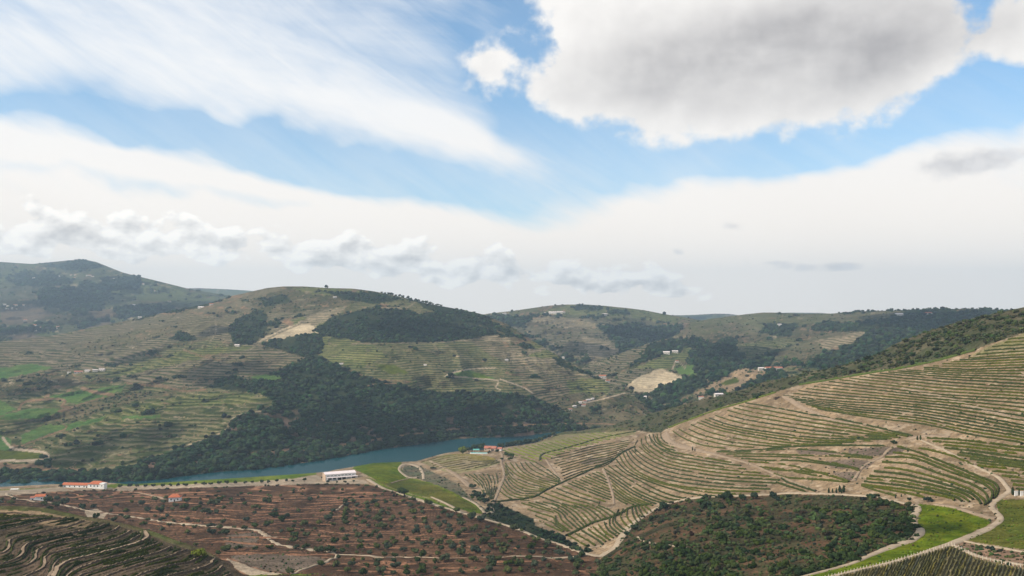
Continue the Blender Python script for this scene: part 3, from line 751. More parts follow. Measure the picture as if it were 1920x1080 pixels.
def link(name, me, parent=None, **props):
    o = bpy.data.objects.new(name, me)
    COL.objects.link(o)
    if parent is not None:
        o.parent = parent
    for k, v in props.items():
        o[k] = v
    return o
def grid_faces(nu, nv):
    i = np.arange(nu - 1)[:, None] * nv + np.arange(nv - 1)[None, :]
    i = i.ravel()
    return np.c_[i, i + nv, i + nv + 1, i + 1]

# ------------------------------------------------------------------ build the terrain
def build_hill(h):
    px, py, D, Z = h.PX, h.PY, h.D, h.Z
    ids = cover(h, px, py, D, Z, SPEC[h.name])
    h.ids = ids
    X = D * (px - 960) / F
    n1 = fbm(X / 38, D / 38, 4, 3, .6); n2 = fbm(X / 9, D / 9, 3, 13, .6)
    k = sstep(n1 * .65 + n2 * .35, .38, .62)[..., None]
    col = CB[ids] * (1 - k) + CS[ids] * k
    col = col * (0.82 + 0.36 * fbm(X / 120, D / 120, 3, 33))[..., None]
    # cover darkened and greened per hill; farthest ones darker so the haze's blue dominates
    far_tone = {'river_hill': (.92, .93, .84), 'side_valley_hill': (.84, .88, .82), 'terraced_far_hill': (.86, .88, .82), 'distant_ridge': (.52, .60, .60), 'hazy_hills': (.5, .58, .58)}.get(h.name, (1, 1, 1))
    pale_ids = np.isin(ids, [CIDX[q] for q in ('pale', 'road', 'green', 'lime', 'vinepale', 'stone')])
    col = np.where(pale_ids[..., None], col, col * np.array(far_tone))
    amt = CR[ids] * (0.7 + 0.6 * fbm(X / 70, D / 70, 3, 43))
    phase = Z / CH[ids] + 1.2 * (fbm(X / 90, D / 90, 2, 53) - .5)
    if h.name == 'near_slopes':
        # earth banks across the red olive slope: lighter clay where the bank is cut
        red = ids == CIDX['red']
        wv = 11 * (fbm(px / 70, py / 45, 3, 8) - .5) * 2 + 0.02 * (px - 600) * np.sin(py / 60)
        q = (py + wv) / (9.0 + 7.0 * sstep(py, 910, 1080))
        fr = np.abs((q % 1) - .5)
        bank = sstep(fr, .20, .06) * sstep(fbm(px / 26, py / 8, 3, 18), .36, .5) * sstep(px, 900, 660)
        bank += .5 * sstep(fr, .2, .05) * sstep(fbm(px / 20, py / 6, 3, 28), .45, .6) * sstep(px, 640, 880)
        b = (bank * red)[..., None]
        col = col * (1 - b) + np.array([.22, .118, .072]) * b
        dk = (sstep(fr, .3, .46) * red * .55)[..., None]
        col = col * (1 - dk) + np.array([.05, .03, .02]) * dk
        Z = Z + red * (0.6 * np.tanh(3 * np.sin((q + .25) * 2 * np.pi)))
        # drainage and stones between the vine rows
        st = ids == CIDX['stone']
        sp = (sstep(fbm(px / 5, py / 2.5, 3, 58), .60, .72) * st * .5)[..., None]
        col = col * (1 - sp) + np.array([.10, .075, .055]) * sp
        sp = (sstep(fbm(px / 14, py / 3.5, 3, 68), .58, .7) * st * .55)[..., None]
        col = col * (1 - sp) + np.array([.36, .28, .20]) * sp
        bs = ids == CIDX['bush']
        sp = (sstep(fbm(px / 22, py / 14, 3, 78), .5, .62) * bs * .9)[..., None]
        col = col * (1 - sp) + np.array([.055, .05, .026]) * sp
        m2 = (ids == CIDX['meadow']) | (ids == CIDX['meadow2']) | (ids == CIDX['lime'])
        sp = (sstep(fbm(px / 40, py / 9, 4, 88), .42, .62) * m2 * .6)[..., None]
        col = col * (1 - sp) + col * np.array([1.45, 1.1, 1.3]) * sp
    if h.name == 'river_hill':
        wd = ids == CIDX['wood']
        sp = (sstep(fbm(px / 16, py / 9, 4, 98), .5, .64) * wd * sstep(py, 745, 800) * .85)[..., None]
        col = col * (1 - sp) + np.array([.13, .085, .065]) * sp
    V = np.stack([D * (px - 960) / F, D, Z], -1)
    # the far side of the crest, and a skirt below the foot
    ext, ecol, eph, eam = [V], [col], [phase], [amt]
    Dt, Zt = D[:, -1], Z[:, -1]
    slope = -(py[:, -1] - HZ) / F
    prev = None
    for k_, (g, drop) in enumerate([(.012, .0015), (.03, .007), (.06, .02), (.11, .045), (.2, .10), (.32, .2)]):
        d = Dt * (1 + g)
        z = np.maximum(Zt + slope * (d - Dt) - drop * Dt * h.back, -14 - k_)
        ext.append(np.stack([d * (h.cx - 960) / F, d, z], -1)[:, None]); ecol.append(col[:, -1:]); eph.append(z[:, None] / 5); eam.append(amt[:, -1:])
    d = D[:, 0] * 0.97
    fr = np.stack([d * (h.cx - 960) / F, d, np.minimum(Z[:, 0] - 12, -6)], -1)[:, None]
    V = np.concatenate([fr] + ext, 1); col = np.concatenate([col[:, :1]] + ecol, 1)
    phase = np.concatenate([phase[:, :1]] + eph, 1); amt = np.concatenate([amt[:, :1]] + eam, 1)
    nu, nv = V.shape[:2]
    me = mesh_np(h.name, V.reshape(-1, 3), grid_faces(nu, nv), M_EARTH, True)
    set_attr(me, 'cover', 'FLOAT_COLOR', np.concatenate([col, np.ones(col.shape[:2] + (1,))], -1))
    set_attr(me, 'rows', 'FLOAT_VECTOR', np.stack([phase, amt, amt * 0], -1))
    h.Z = Z
    return link(h.name, me, kind='structure')
for h in HILLS:
    build_hill(h)

# one sheet of ground out to the horizon, below the valley floor
m_ground, n, p = new_mat("valley_floor")
n.put(p.inputs['Base Color'], n.mix(n.noise(n.new('ShaderNodeNewGeometry').outputs['Position'], 1 / 400.0, 5, 0.6), (.05, .055, .03), (.10, .09, .055)))
gx = 13000.0
me = mesh_np("ground", [(-gx, -3000, -16), (gx, -3000, -16), (gx, 13500, -16), (-gx, 13500, -16)], [(0, 1, 2, 3)], m_ground)
link("ground", me, kind='structure')

# the river
m_water, n, p = new_mat("river_water")
pos = n.new('ShaderNodeNewGeometry').outputs['Position']
n.put(p.inputs['Base Color'], n.mix(n.noise(pos, 1 / 160.0, 3, 0.6), (.003, .036, .047), (.004, .047, .056)))
p.inputs['Roughness'].default_value = 0.22
p.inputs['Specular IOR Level'].default_value = 0.5
p.inputs['IOR'].default_value = 1.10
b = n.new('ShaderNodeBump'); b.inputs['Strength'].default_value = 0.5; b.inputs['Distance'].default_value = 0.5
n.put(b.inputs['Height'], n.noise(pos, 1 / 5.0, 4, 0.6))
n.put(p.inputs['Normal'], b.outputs[0])
me = mesh_np("river", [(-2600, 900, 0), (900, 900, 0), (1600, 2300, 0), (-2600, 2300, 0)], [(0, 1, 2, 3)], m_water)
link("river", me, kind='structure')

# haze: a pale even air round everything
m_haze = bpy.data.materials.new("haze")
m_haze.use_nodes = True
m_haze.node_tree.nodes.clear()
n = NT(m_haze.node_tree)
out = n.new('ShaderNodeOutputMaterial')
pv = n.new('ShaderNodeVolumePrincipled')
pv.inputs['Color'].default_value = (0.60, 0.80, 1.0, 1)
pv.inputs['Density'].default_value = 0.000070
pv.inputs['Anisotropy'].default_value = 0.2
n.put(out.inputs['Volume'], pv.outputs[0])
x0, x1, y0, y1, z0, z1 = -13500, 13500, -3500, 13600, -22, 950
hv = [(x, y, z) for x in (x0, x1) for y in (y0, y1) for z in (z0, z1)]
me = mesh_np("haze", hv, [(0, 1, 3, 2), (4, 6, 7, 5), (0, 4, 5, 1), (2, 3, 7, 6), (0, 2, 6, 4), (1, 5, 7, 3)], m_haze)
link("haze", me, kind='stuff')

# ------------------------------------------------------------------ shared materials
def paint_mat(name, col, col2=None, scale=1.0, rough=0.85, bump=0.0, contrast=(0.42, 0.58)):
    m, n, p = new_mat(name)
    tc = n.new('ShaderNodeTexCoord').outputs['Object']
    nz = n.noise(tc, scale, 4, 0.6)
    col2 = col2 or tuple(c * 0.78 for c in col)
    n.put(p.inputs['Base Color'], n.mix(n.lin(nz, *contrast), col, col2))
    p.inputs['Roughness'].default_value = rough
    if bump:
        b = n.new('ShaderNodeBump'); b.inputs['Strength'].default_value = bump; b.inputs['Distance'].default_value = 0.1
        n.put(b.inputs['Height'], nz); n.put(p.inputs['Normal'], b.outputs[0])
    return m
def leaf_mat(name, a, b, attr=None, rnd=False):
    """foliage: two leaf greens mixed by noise, varied from plant to plant"""
    m, n, p = new_mat(name)
    pos = n.new('ShaderNodeNewGeometry').outputs['Position']
    f = n.lin(n.noise(pos, 0.55, 3, 0.7), 0.32, 0.68)
    c = n.mix(f, a, b)
    if attr:
        c = n.mix(1.0, c, n.new('ShaderNodeAttribute', attribute_name=attr).outputs['Color'], 'MULTIPLY')
    if rnd:
        oi = n.new('ShaderNodeObjectInfo').outputs['Random']
        r2 = n.m('FRACT', n.mul(oi, 7.31))
        c = n.mix(1.0, c, n.xyz(n.lin(oi, 0, 1, .65, 1.45), n.lin(oi, 0, 1, .75, 1.3), n.lin(r2, 0, 1, .6, 1.3)), 'MULTIPLY')
    n.put(p.inputs['Base Color'], c)
    p.inputs['Roughness'].default_value = 0.75
    p.inputs['Specular IOR Level'].default_value = 0.05
    return m
M_WOOD = leaf_mat("woodland_leaf", (.006, .018, .010), (.024, .036, .016), attr='tint')
M_SCRUB = leaf_mat("scrub_leaf", (.022, .038, .014), (.058, .066, .027), attr='tint')
M_SHRUB = leaf_mat("shrub_leaf", (.013, .030, .009), (.040, .056, .016), rnd=True)
M_OLIVE = leaf_mat("olive_leaf", (.028, .042, .019), (.066, .078, .038), rnd=True)
M_LIME = leaf_mat("lime_leaf", (.068, .095, .014), (.115, .138, .022), rnd=True)
M_DARK = leaf_mat("dark_leaf", (.012, .026, .014), (.028, .042, .020), rnd=True)
M_VINE = leaf_mat("vine_leaf", (.024, .037, .007), (.062, .070, .014), rnd=True)
M_VINE_DARK = leaf_mat("dark_vine_leaf", (.014, .024, .007), (.042, .050, .015), rnd=True)
M_VINE_DRY = leaf_mat("dry_vine_leaf", (.080, .076, .026), (.150, .130, .055), rnd=True)
M_TUFT = leaf_mat("meadow_leaf", (.040, .070, .006), (.085, .110, .012), attr='tint')
M_BARK = paint_mat("bark", (.10, .075, .055), scale=3)
M_WHITE = paint_mat("white_plaster", (.78, .77, .75), (.66, .64, .60), 0.35)
M_TAN = paint_mat("tan_plaster", (.46, .34, .25), (.38, .29, .22), 0.4)
M_TILE = paint_mat("clay_tile", (.46, .15, .075), (.33, .105, .06), 0.9, bump=0.4)
M_TILE2 = paint_mat("weathered_tile", (.42, .17, .12), (.30, .12, .09), 0.8, bump=0.4)
M_PALEROOF = paint_mat("pale_roof_sheet", (.72, .62, .60), (.62, .55, .55), 0.3)
M_GLASS = paint_mat("dark_glass", (.03, .05, .055), (.015, .02, .025), 0.8, rough=0.15)
M_DOOR = paint_mat("dark_opening", (.02, .02, .02), (.04, .035, .03), 1.0)
M_DIRT = paint_mat("dirt_road", (.37, .295, .215), (.27, .21, .15), 0.16, bump=0.3, contrast=(.35, .65))
M_DIRT2 = paint_mat("stony_track", (.29, .218, .155), (.21, .155, .108), 0.22, bump=0.3, contrast=(.35, .65))
M_STONE = paint_mat("dry_stone", (.125, .095, .070), (.060, .045, .033), 1.1, bump=0.7, contrast=(.35, .65))
M_LEDGE = paint_mat("terrace_earth", (.235, .175, .125), (.155, .115, .08), 0.35, bump=0.5, contrast=(.35, .65))
M_CLAY = paint_mat("clay_bank", (.25, .130, .078), (.13, .068, .042), 0.5, bump=0.6, contrast=(.35, .65))
M_POST = paint_mat("pale_post", (.62, .56, .46), (.5, .44, .36), 2.0)
M_POOL = paint_mat("pool_water", (.10, .42, .40), (.08, .36, .36), 0.2, rough=0.08)
M_TEAL = paint_mat("teal_awning", (.12, .38, .33), (.10, .30, .27), 0.5)

# ------------------------------------------------------------------ foliage prototypes (numpy)
import bmesh
def ico(sub):
    bm = bmesh.new()
    bmesh.ops.create_icosphere(bm, subdivisions=sub, radius=1.0)
    V = np.array([v.co[:] for v in bm.verts]); Fa = np.array([[v.index for v in f.verts] for f in bm.faces])
    bm.free()
    return V, Fa
ICO1, ICO2, ICO3 = ico(1), ico(2), ico(3)
def lump(base, seed, amp=0.32, squash=0.85):
    V, Fa = base
    r = np.random.default_rng(seed)
    s = 1 + amp * (2 * fbm(V[:, 0] * 1.6 + seed, V[:, 1] * 1.6 + V[:, 2] * 1.9, 2, seed) - 1) + amp * 0.45 * r.uniform(-1, 1, len(V))
    W_ = V * s[:, None]
    W_[:, 2] = W_[:, 2] * squash + squash * 0.62
    return W_, Fa
def leafy(seed, cores=4, cards=110, size=.30, squash=0.8, core_r=.55):
    """crown of unit radius: a few irregular cores and many leaf clumps round them"""
    r = np.random.default_rng(seed)
    Vs, Fs, off = [], [], 0
    cc = []
    for k in range(cores):
        c = r.normal(0, .42, 3); c[2] = abs(c[2]) * .8 * squash + .42 * squash
        rr = core_r * r.uniform(.7, 1.1)
        V, Fa = ICO1
        d = 1 + .35 * r.uniform(-1, 1, len(V))
        Vs.append(V * d[:, None] * rr * np.array([1, 1, squash]) + c); Fs.append(Fa + off); off += len(V)
        cc.append((c, rr))
    for k in range(cards):
        c, rr = cc[r.integers(len(cc))]
        d = r.normal(0, 1, 3); d /= np.linalg.norm(d)
        o = c + d * rr * r.uniform(.85, 1.25) * np.array([1, 1, squash])
        if o[2] < 0.02: o[2] = 0.05
        a = np.cross(d, r.normal(0, 1, 3)); a /= np.linalg.norm(a) + 1e-6
        b = np.cross(d, a) + d * r.uniform(-.6, .6)
        s = size * r.uniform(.5, 1.1)
        Vs.append(np.array([o - a * s, o + b * s * .9, o + a * s, o - b * s * .6])); Fs.append(np.array([[0, 1, 2], [0, 2, 3]]) + off); off += 4
    return np.vstack(Vs), np.vstack(Fs)
P_FAR = [lump(ICO1, s, .3, .8) for s in range(1, 5)]
P_TREE = [lump(ICO2, s, .42, .85) for s in range(11, 16)]
P_BUSH = [leafy(s, 3, 26, .42, .72, .6) for s in range(21, 26)]
P_SHRUB = [leafy(s, 5, 130, .26, .72, .5) for s in range(31, 37)]
P_CROWN = [leafy(s, 6, 170, .22, .82, .46) for s in range(41, 46)]
P_VINE = [leafy(s, 2, 16, .5, .8, .5) for s in range(51, 55)]

def scatter_mesh(name, pos, size, protos, mat, seed, tint=.35, zs=(.8, 1.3)):
    """many plants nobody could count, joined into one mesh"""
    r = np.random.default_rng(seed)
    pick = r.integers(0, len(protos), len(pos))
    Vs, Fs, Ts, off = [], [], [], 0
    for k, (PV, PF) in enumerate(protos):
        m = np.where(pick == k)[0]
        if not len(m):
            continue
        a = r.uniform(0, 2 * np.pi, len(m)); ca, sa_ = np.cos(a)[:, None], np.sin(a)[:, None]
        s = size[m][:, None]
        x = (PV[None, :, 0] * ca - PV[None, :, 1] * sa_) * s; y = (PV[None, :, 0] * sa_ + PV[None, :, 1] * ca) * s
        z = PV[None, :, 2] * s * r.uniform(zs[0], zs[1], len(m))[:, None]
        V = np.stack([x, y, z], -1) + pos[m][:, None, :]
        nv = len(PV)
        Fs.append((PF[None] + (np.arange(len(m)) * nv)[:, None, None]).reshape(-1, 3) + off)
        Vs.append(V.reshape(-1, 3)); off += len(m) * nv
        t = 1 + tint * r.normal(0, 1, (len(m), 1)) * np.array([1.1, 1, .8]) + tint * .4 * r.normal(0, 1, (len(m), 3))
        Ts.append(np.repeat(np.clip(t, .35, 2.6), nv, 0))
    V, Fa, T = np.vstack(Vs), np.vstack(Fs), np.vstack(Ts)
    me = mesh_np(name, V, Fa, mat, False)
    set_attr(me, 'tint', 'FLOAT_COLOR', np.c_[T, np.ones(len(T))])
    return link(name, me, kind='stuff')
def hidden(h, px, py, slack=10):
    """is this spot of hill h behind a nearer hill"""
    out = np.zeros(px.shape, bool)
    for g in HILLS:
        if g is h or g.D.min() >= h.D.min() and g is not knoll:
            continue
        t = np.interp(px, g.cx, g.top, left=1e9, right=1e9)
        out |= py > t + slack
    return out
def spots(h, classes, area, seed, x0=-120, x1=2050, noise=None, keep=None, y0=0, y1=1110):
    """spots on a hill in the given land cover, one for each area of sight"""
    r = np.random.default_rng(seed)
    a, b = max(x0, h.px0), min(x1, h.px1)
    st = math.sqrt(area)
    gx, gy = np.meshgrid(np.arange(a, b, st * 1.35), np.arange(max(h.top.min(), y0), min(h.bot.max(), y1), st / 1.35), indexing='ij')
    gx = gx.ravel() + r.uniform(-.75, .75, gx.size) * st * 1.35; gy = gy.ravel() + r.uniform(-.75, .75, gy.size) * st / 1.35
    t = np.interp(gx, h.cx, h.top); bt = np.interp(gx, h.cx, h.bot)
    m = (gy > t + .3) & (gy < bt) & ~hidden(h, gx, gy)
    gx, gy = gx[m], gy[m]
    i = np.clip(((gx - h.px0) / h.step).round().astype(int), 0, len(h.cx) - 1)
    j = np.clip(((gy - h.bot[i]) / (h.top[i] - h.bot[i]) * (h.nr - 1)).round().astype(int), 0, h.nr - 1)
    m = np.isin(h.ids[i, j], [CIDX[c] for c in classes])
    if noise:
        sx, sy, thr, sd = noise
        m &= fbm(gx / sx, gy / sy, 3, sd) > thr + r.uniform(-.06, .06, len(gx))
    gx, gy = gx[m], gy[m]
    return gx, gy

# ------------------------------------------------------------------ woods and scrub on the hills (stuff)
r = np.random.default_rng(77)
def cover_with(name, h, classes, area, lo, hi, protos, mat, seed, **kw):
    gx, gy = spots(h, classes, area, seed, **kw)
    if len(gx) == 0:
        return
    P = h.at(gx, gy)
    s = (lo * .8 + (hi * 1.25 - lo * .8) * np.random.default_rng(seed).random(len(gx)) ** 1.9) / 2
    P[:, 2] -= s * .15
    scatter_mesh(name, P, s, protos, mat, seed, tint=.5 if name == 'woodland' else .35)
cover_with("woodland", across, ['wood'], 7.0, 5, 11, P_FAR, M_WOOD, 101, noise=(18, 10, .40, 7))
cover_with("scrub", across, ['scrub', 'dry', 'grey'], 13, 1.8, 6, P_FAR, M_SCRUB, 102, noise=(16, 7, .47, 8))
cover_with("scrub", across, ['vine', 'vinegreen', 'vineolive', 'vinepale', 'rust'], 90, 1.4, 5.5, P_FAR, M_SCRUB, 103, noise=(26, 7, .56, 14))
cover_with("woodland", mid_right, ['wood'], 10, 8, 16, P_FAR, M_WOOD, 104, noise=(14, 8, .38, 9))
cover_with("scrub", mid_right, ['scrub', 'dry', 'vineolive', 'vine', 'stone'], 22, 3, 9, P_FAR, M_SCRUB, 105, noise=(14, 6, .48, 15))
cover_with("woodland", mid_far, ['wood'], 10, 10, 20, P_FAR, M_WOOD, 106)
cover_with("scrub", mid_far, ['scrub', 'vineolive', 'vine', 'vinegreen'], 26, 4, 12, P_FAR, M_SCRUB, 107, noise=(14, 6, .50, 16))
cover_with("woodland", far_left, ['wood'], 14, 14, 30, P_FAR, M_WOOD, 108)
cover_with("scrub", far_left, ['scrub', 'dry', 'vineolive', 'vinegreen'], 30, 6, 18, P_FAR, M_SCRUB, 109, noise=(14, 6, .50, 17))
# scrub on the ridge beyond the vineyard, in the gully and on the steep slope
cover_with("ridge_scrub", near, ['maquis'], 17, 2.2, 6.4, P_BUSH, M_SCRUB, 110, y1=835, noise=(24, 8, .40, 11))
cover_with("gully_scrub", near, ['wood'], 30, 2.5, 6, P_BUSH, M_WOOD, 111, y0=900)
cover_with("slope_scrub", near, ['slope'], 34, 1.6, 3.4, P_BUSH, M_SCRUB, 112)
cover_with("meadow_scrub", near, ['grass'], 40, 2.0, 4.5, P_BUSH, M_SCRUB, 113, y1=840)
cover_with("weeds", near, ['stone', 'stonegreen', 'grey'], 260, .6, 1.9, P_FAR, M_SCRUB, 114)
cover_with("weeds", near, ['grey'], 30, .5, 1.6, P_FAR, M_SCRUB, 119)
cover_with("weeds", near, ['red'], 70, .5, 1.7, P_FAR, M_SCRUB, 115)
cover_with("meadow_tufts", near, ['meadow', 'meadow2', 'lime'], 22, .4, 1.3, P_FAR, M_TUFT, 121, noise=(30, 9, .46, 18))
cover_with("dry_brush", near, ['bush', 'rust'], 38, .7, 2.2, P_FAR, M_SCRUB, 116)
cover_with("bank_scrub", knoll, ['grass'], 22, .8, 3.0, P_BUSH, M_SCRUB, 117)
cover_with("weeds", knoll, ['knoll', 'stone'], 60, .4, 1.1, P_FAR, M_SCRUB, 118)
# tall trees along the far shore of the river
tx = np.arange(-60, 1085, 3.1); tx = tx + r.uniform(-2, 2, len(tx))
ty = np.interp(tx, across.cx, across.bot) - r.uniform(1.5, 11, len(tx)) * np.interp(tx, [0, 250, 900, 1080], [2.2, 1.5, 1.0, .6])
P = across.at(tx, ty)
scatter_mesh("shore_trees", P - [0, 0, .8], r.uniform(3.4, 7.5, len(tx)) * np.interp(tx, [0, 700, 900, 1080], [1, 1, .62, .5]), P_TREE, M_WOOD, 120)

# ------------------------------------------------------------------ dirt roads and paths, draped over the ground
def road(h, pts, width, name="dirt_road", mat=M_DIRT, lift=.45, **kw):
    c = curve(pts, 3.0)
    wd = np.interp(np.linspace(0, 1, len(c)), np.linspace(0, 1, np.size(width)), np.atleast_1d(width)) / 2
    wd = wd * (0.8 + .5 * fbm(c[:, 0] / 12, c[:, 1] / 7, 3, 91))
    t = np.gradient(c, axis=0)
    # width measured on the ground: across the line of the road
    P0 = h.at(c[:, 0], c[:, 1])
    tw = np.gradient(P0, axis=0); tw[:, 2] = 0
    nrm = np.stack([-tw[:, 1], tw[:, 0]], -1) / (np.hypot(tw[:, 0], tw[:, 1])[:, None] + 1e-6)
    mpp = P0[:, 1] / F
    half = wd * mpp * (1.0 + 1.4 * np.abs(nrm[:, 1]))
    rows = []
    for o, dz in ((-1.25, -1.2), (-1, 0), (-.33, .06), (.33, .06), (1, 0), (1.25, -1.2)):
        q = P0[:, :2] + nrm * (half * o)[:, None]
        px = 960 + q[:, 0] / q[:, 1] * F
        # height of the ground at that spot: walk along its bearing
        z = ground_z(h, px, q[:, 1])
        rows.append(np.stack([q[:, 0], q[:, 1], z + lift + dz], -1))
    V = np.stack(rows, 1)
    me = mesh_np(name, V.reshape(-1, 3), grid_faces(*V.shape[:2])[:, ::-1], mat, True)
    return link(name, me, kind='structure', **kw)
def ground_z(h, px, D):
    i = np.clip((px - h.px0) / h.step, 0, len(h.cx) - 1.001); i0 = i.astype(int); f = i - i0
    out = np.zeros(len(px))
    for k in range(len(px)):
        a = np.interp(D[k], h.D[i0[k]], h.Z[i0[k]]); b = np.interp(D[k], h.D[i0[k] + 1], h.Z[i0[k] + 1])
        out[k] = a * (1 - f[k]) + b * f[k]
    return out
def put(h, px, py):
    return Vector(h.at(np.array([px]), np.array([py]))[0])

R_MAIN = [(1722, 823), (1744, 833), (1772, 845), (1827, 874), (1855, 887), (1874, 897), (1886, 911), (1892, 921), (1881, 930), (1866, 941), (1859, 951), (1868, 961), (1876, 972), (1867, 983), (1841, 997), (1802, 1013), (1778, 1022), (1730, 1039), (1674, 1055), (1605, 1071), (1530, 1090)]
road(near, R_MAIN, [2.2, 2.8, 3.6, 5, 7, 8.5, 7, 6, 5.5, 5.5])
road(near, [(1675, 939), (1699, 945), (1718, 949), (1721, 957), (1711, 972), (1716, 985), (1726, 996), (1711, 1012), (1674, 1025), (1624, 1045), (1591, 1059), (1508, 1081), (1440, 1098)], [4, 7, 9, 9, 5, 3.5, 3, 3])
road(near, [(1752, 946), (1786, 951), (1827, 963), (1855, 971), (1868, 972)], [4, 7, 9, 8], "dirt_path", M_DIRT2)
road(near, [(1802, 1014), (1841, 1022), (1883, 1029), (1940, 1039), (2100, 1062)], [4, 4, 5], "dirt_path", M_DIRT)
road(near, [(1785, 1022), (1830, 1042), (1870, 1052), (1930, 1062), (2100, 1090)], [7, 6, 4], "dirt_path", M_DIRT)
road(near, [(1122, 1046), (1148, 1030), (1158, 1019), (1178, 990), (1202, 971), (1224, 957), (1253, 945), (1282, 937), (1320, 932), (1349, 931), (1438, 928), (1480, 925), (1544, 926), (1600, 929), (1650, 933), (1675, 940)], [9, 12, 8, 6, 6, 5, 4.5, 4, 4, 3.5])
road(near, RIM, [5, 4.5, 5, 5, 5, 5.5, 6, 7])
road(near, [(809, 932), (832, 942), (855, 954), (862, 960)], [2.5, 4, 5], "dirt_path")
road(near, [(782, 895.5), (767, 895.5), (755, 888), (748.5, 880), (755.5, 871), (773, 871), (787, 878), (793, 889), (794, 899)], [4.5, 4, 4, 4], "dirt_path")
road(near, [(869, 933), (891, 944), (904, 955.5), (911, 963), (924, 959), (922, 951)], [4, 5, 5, 4], "dirt_path")
road(near, [(938, 845), (942, 856), (940, 867), (945, 891), (936, 918), (924, 946)], [4, 3.5, 4.5, 5, 4, 4], "dirt_path", M_DIRT2)
road(near, [(806, 864), (840, 881), (864, 897), (882, 913)], [3.5, 4.5, 6, 8], "dirt_path", M_DIRT2)
road(near, [(1024, 862), (1036, 880), (1055, 903)], [3.5, 3, 3], "dirt_path", M_DIRT2)
road(near, [(1131, 879), (1141, 905), (1149, 928), (1151, 946)], [4, 5, 3.5, 3], "dirt_path", M_DIRT2)
road(near, [(1245, 812), (1258, 830), (1290, 840), (1340, 852), (1400, 868), (1440, 884), (1490, 905), (1535, 922)], [8, 9, 5, 3.5, 3.5, 4, 3, 2.5], "dirt_path", M_DIRT2)
road(near, [(1470, 741), (1500, 762), (1530, 775), (1560, 788), (1600, 795)], [8, 6, 5, 4, 3], "dirt_path", M_DIRT2)
road(near, [(1690, 728), (1740, 738), (1790, 752), (1850, 770), (1925, 790)], [4, 6, 5, 4, 3], "dirt_path", M_DIRT2)
road(near, [(1600, 903), (1606, 892), (1622, 872), (1652, 858), (1668, 842), (1690, 836)], [5, 3, 2.5, 3, 3.5, 2], "dirt_path", M_DIRT2)
road(near, [(1700, 823), (1735, 818), (1780, 819)], [5, 7, 4], "dirt_path", M_DIRT2)
road(near, [(-150, 934), (0, 925), (13, 928), (31, 935), (62, 940), (100, 944), (144, 953), (167, 958), (200, 963), (244, 969), (289, 976), (333, 982), (411, 988), (444, 991), (478, 994), (491, 1000), (507, 1013), (522, 1021), (556, 1028), (600, 1033), (622, 1037), (632, 1042), (622, 1049), (589, 1062), (547, 1076)],
     [3, 3, 3, 2.8, 3, 3.5, 3, 2.6, 2.8, 4.5, 5, 4, 3.5, 4.5, 4])
road(near, [(630, 1041), (660, 1042), (700, 1044), (760, 1044), (820, 1047), (907, 1044), (1000, 1045), (1060, 1046), (1107, 1042), (1124, 1043)], [3, 2.4, 2, 1.8, 2.2], "dirt_path")
road(near, [(622, 961), (636, 953), (647, 942)], [2.5, 3], "dirt_path")
road(near, [(245, 921), (280, 929), (316, 937)], [2.5, 2.4], "dirt_path", M_DIRT2)
road(near, [(493, 998), (505, 1006), (520, 1009)], [3, 2.4], "dirt_path", M_DIRT2)
road(near, [(1195, 1007), (1210, 1016), (1240, 1021), (1290, 1028)], [3, 2.2, 2], "dirt_path")
road(near, [(-150, 927), (0, 921), (60, 918), (112, 915), (200, 916)], [8, 6, 5, 3], "dirt_path", M_DIRT)
road(near, [(733, 906), (750, 901), (768, 897)], [1.6, 1.6], "dirt_path", M_DIRT2)

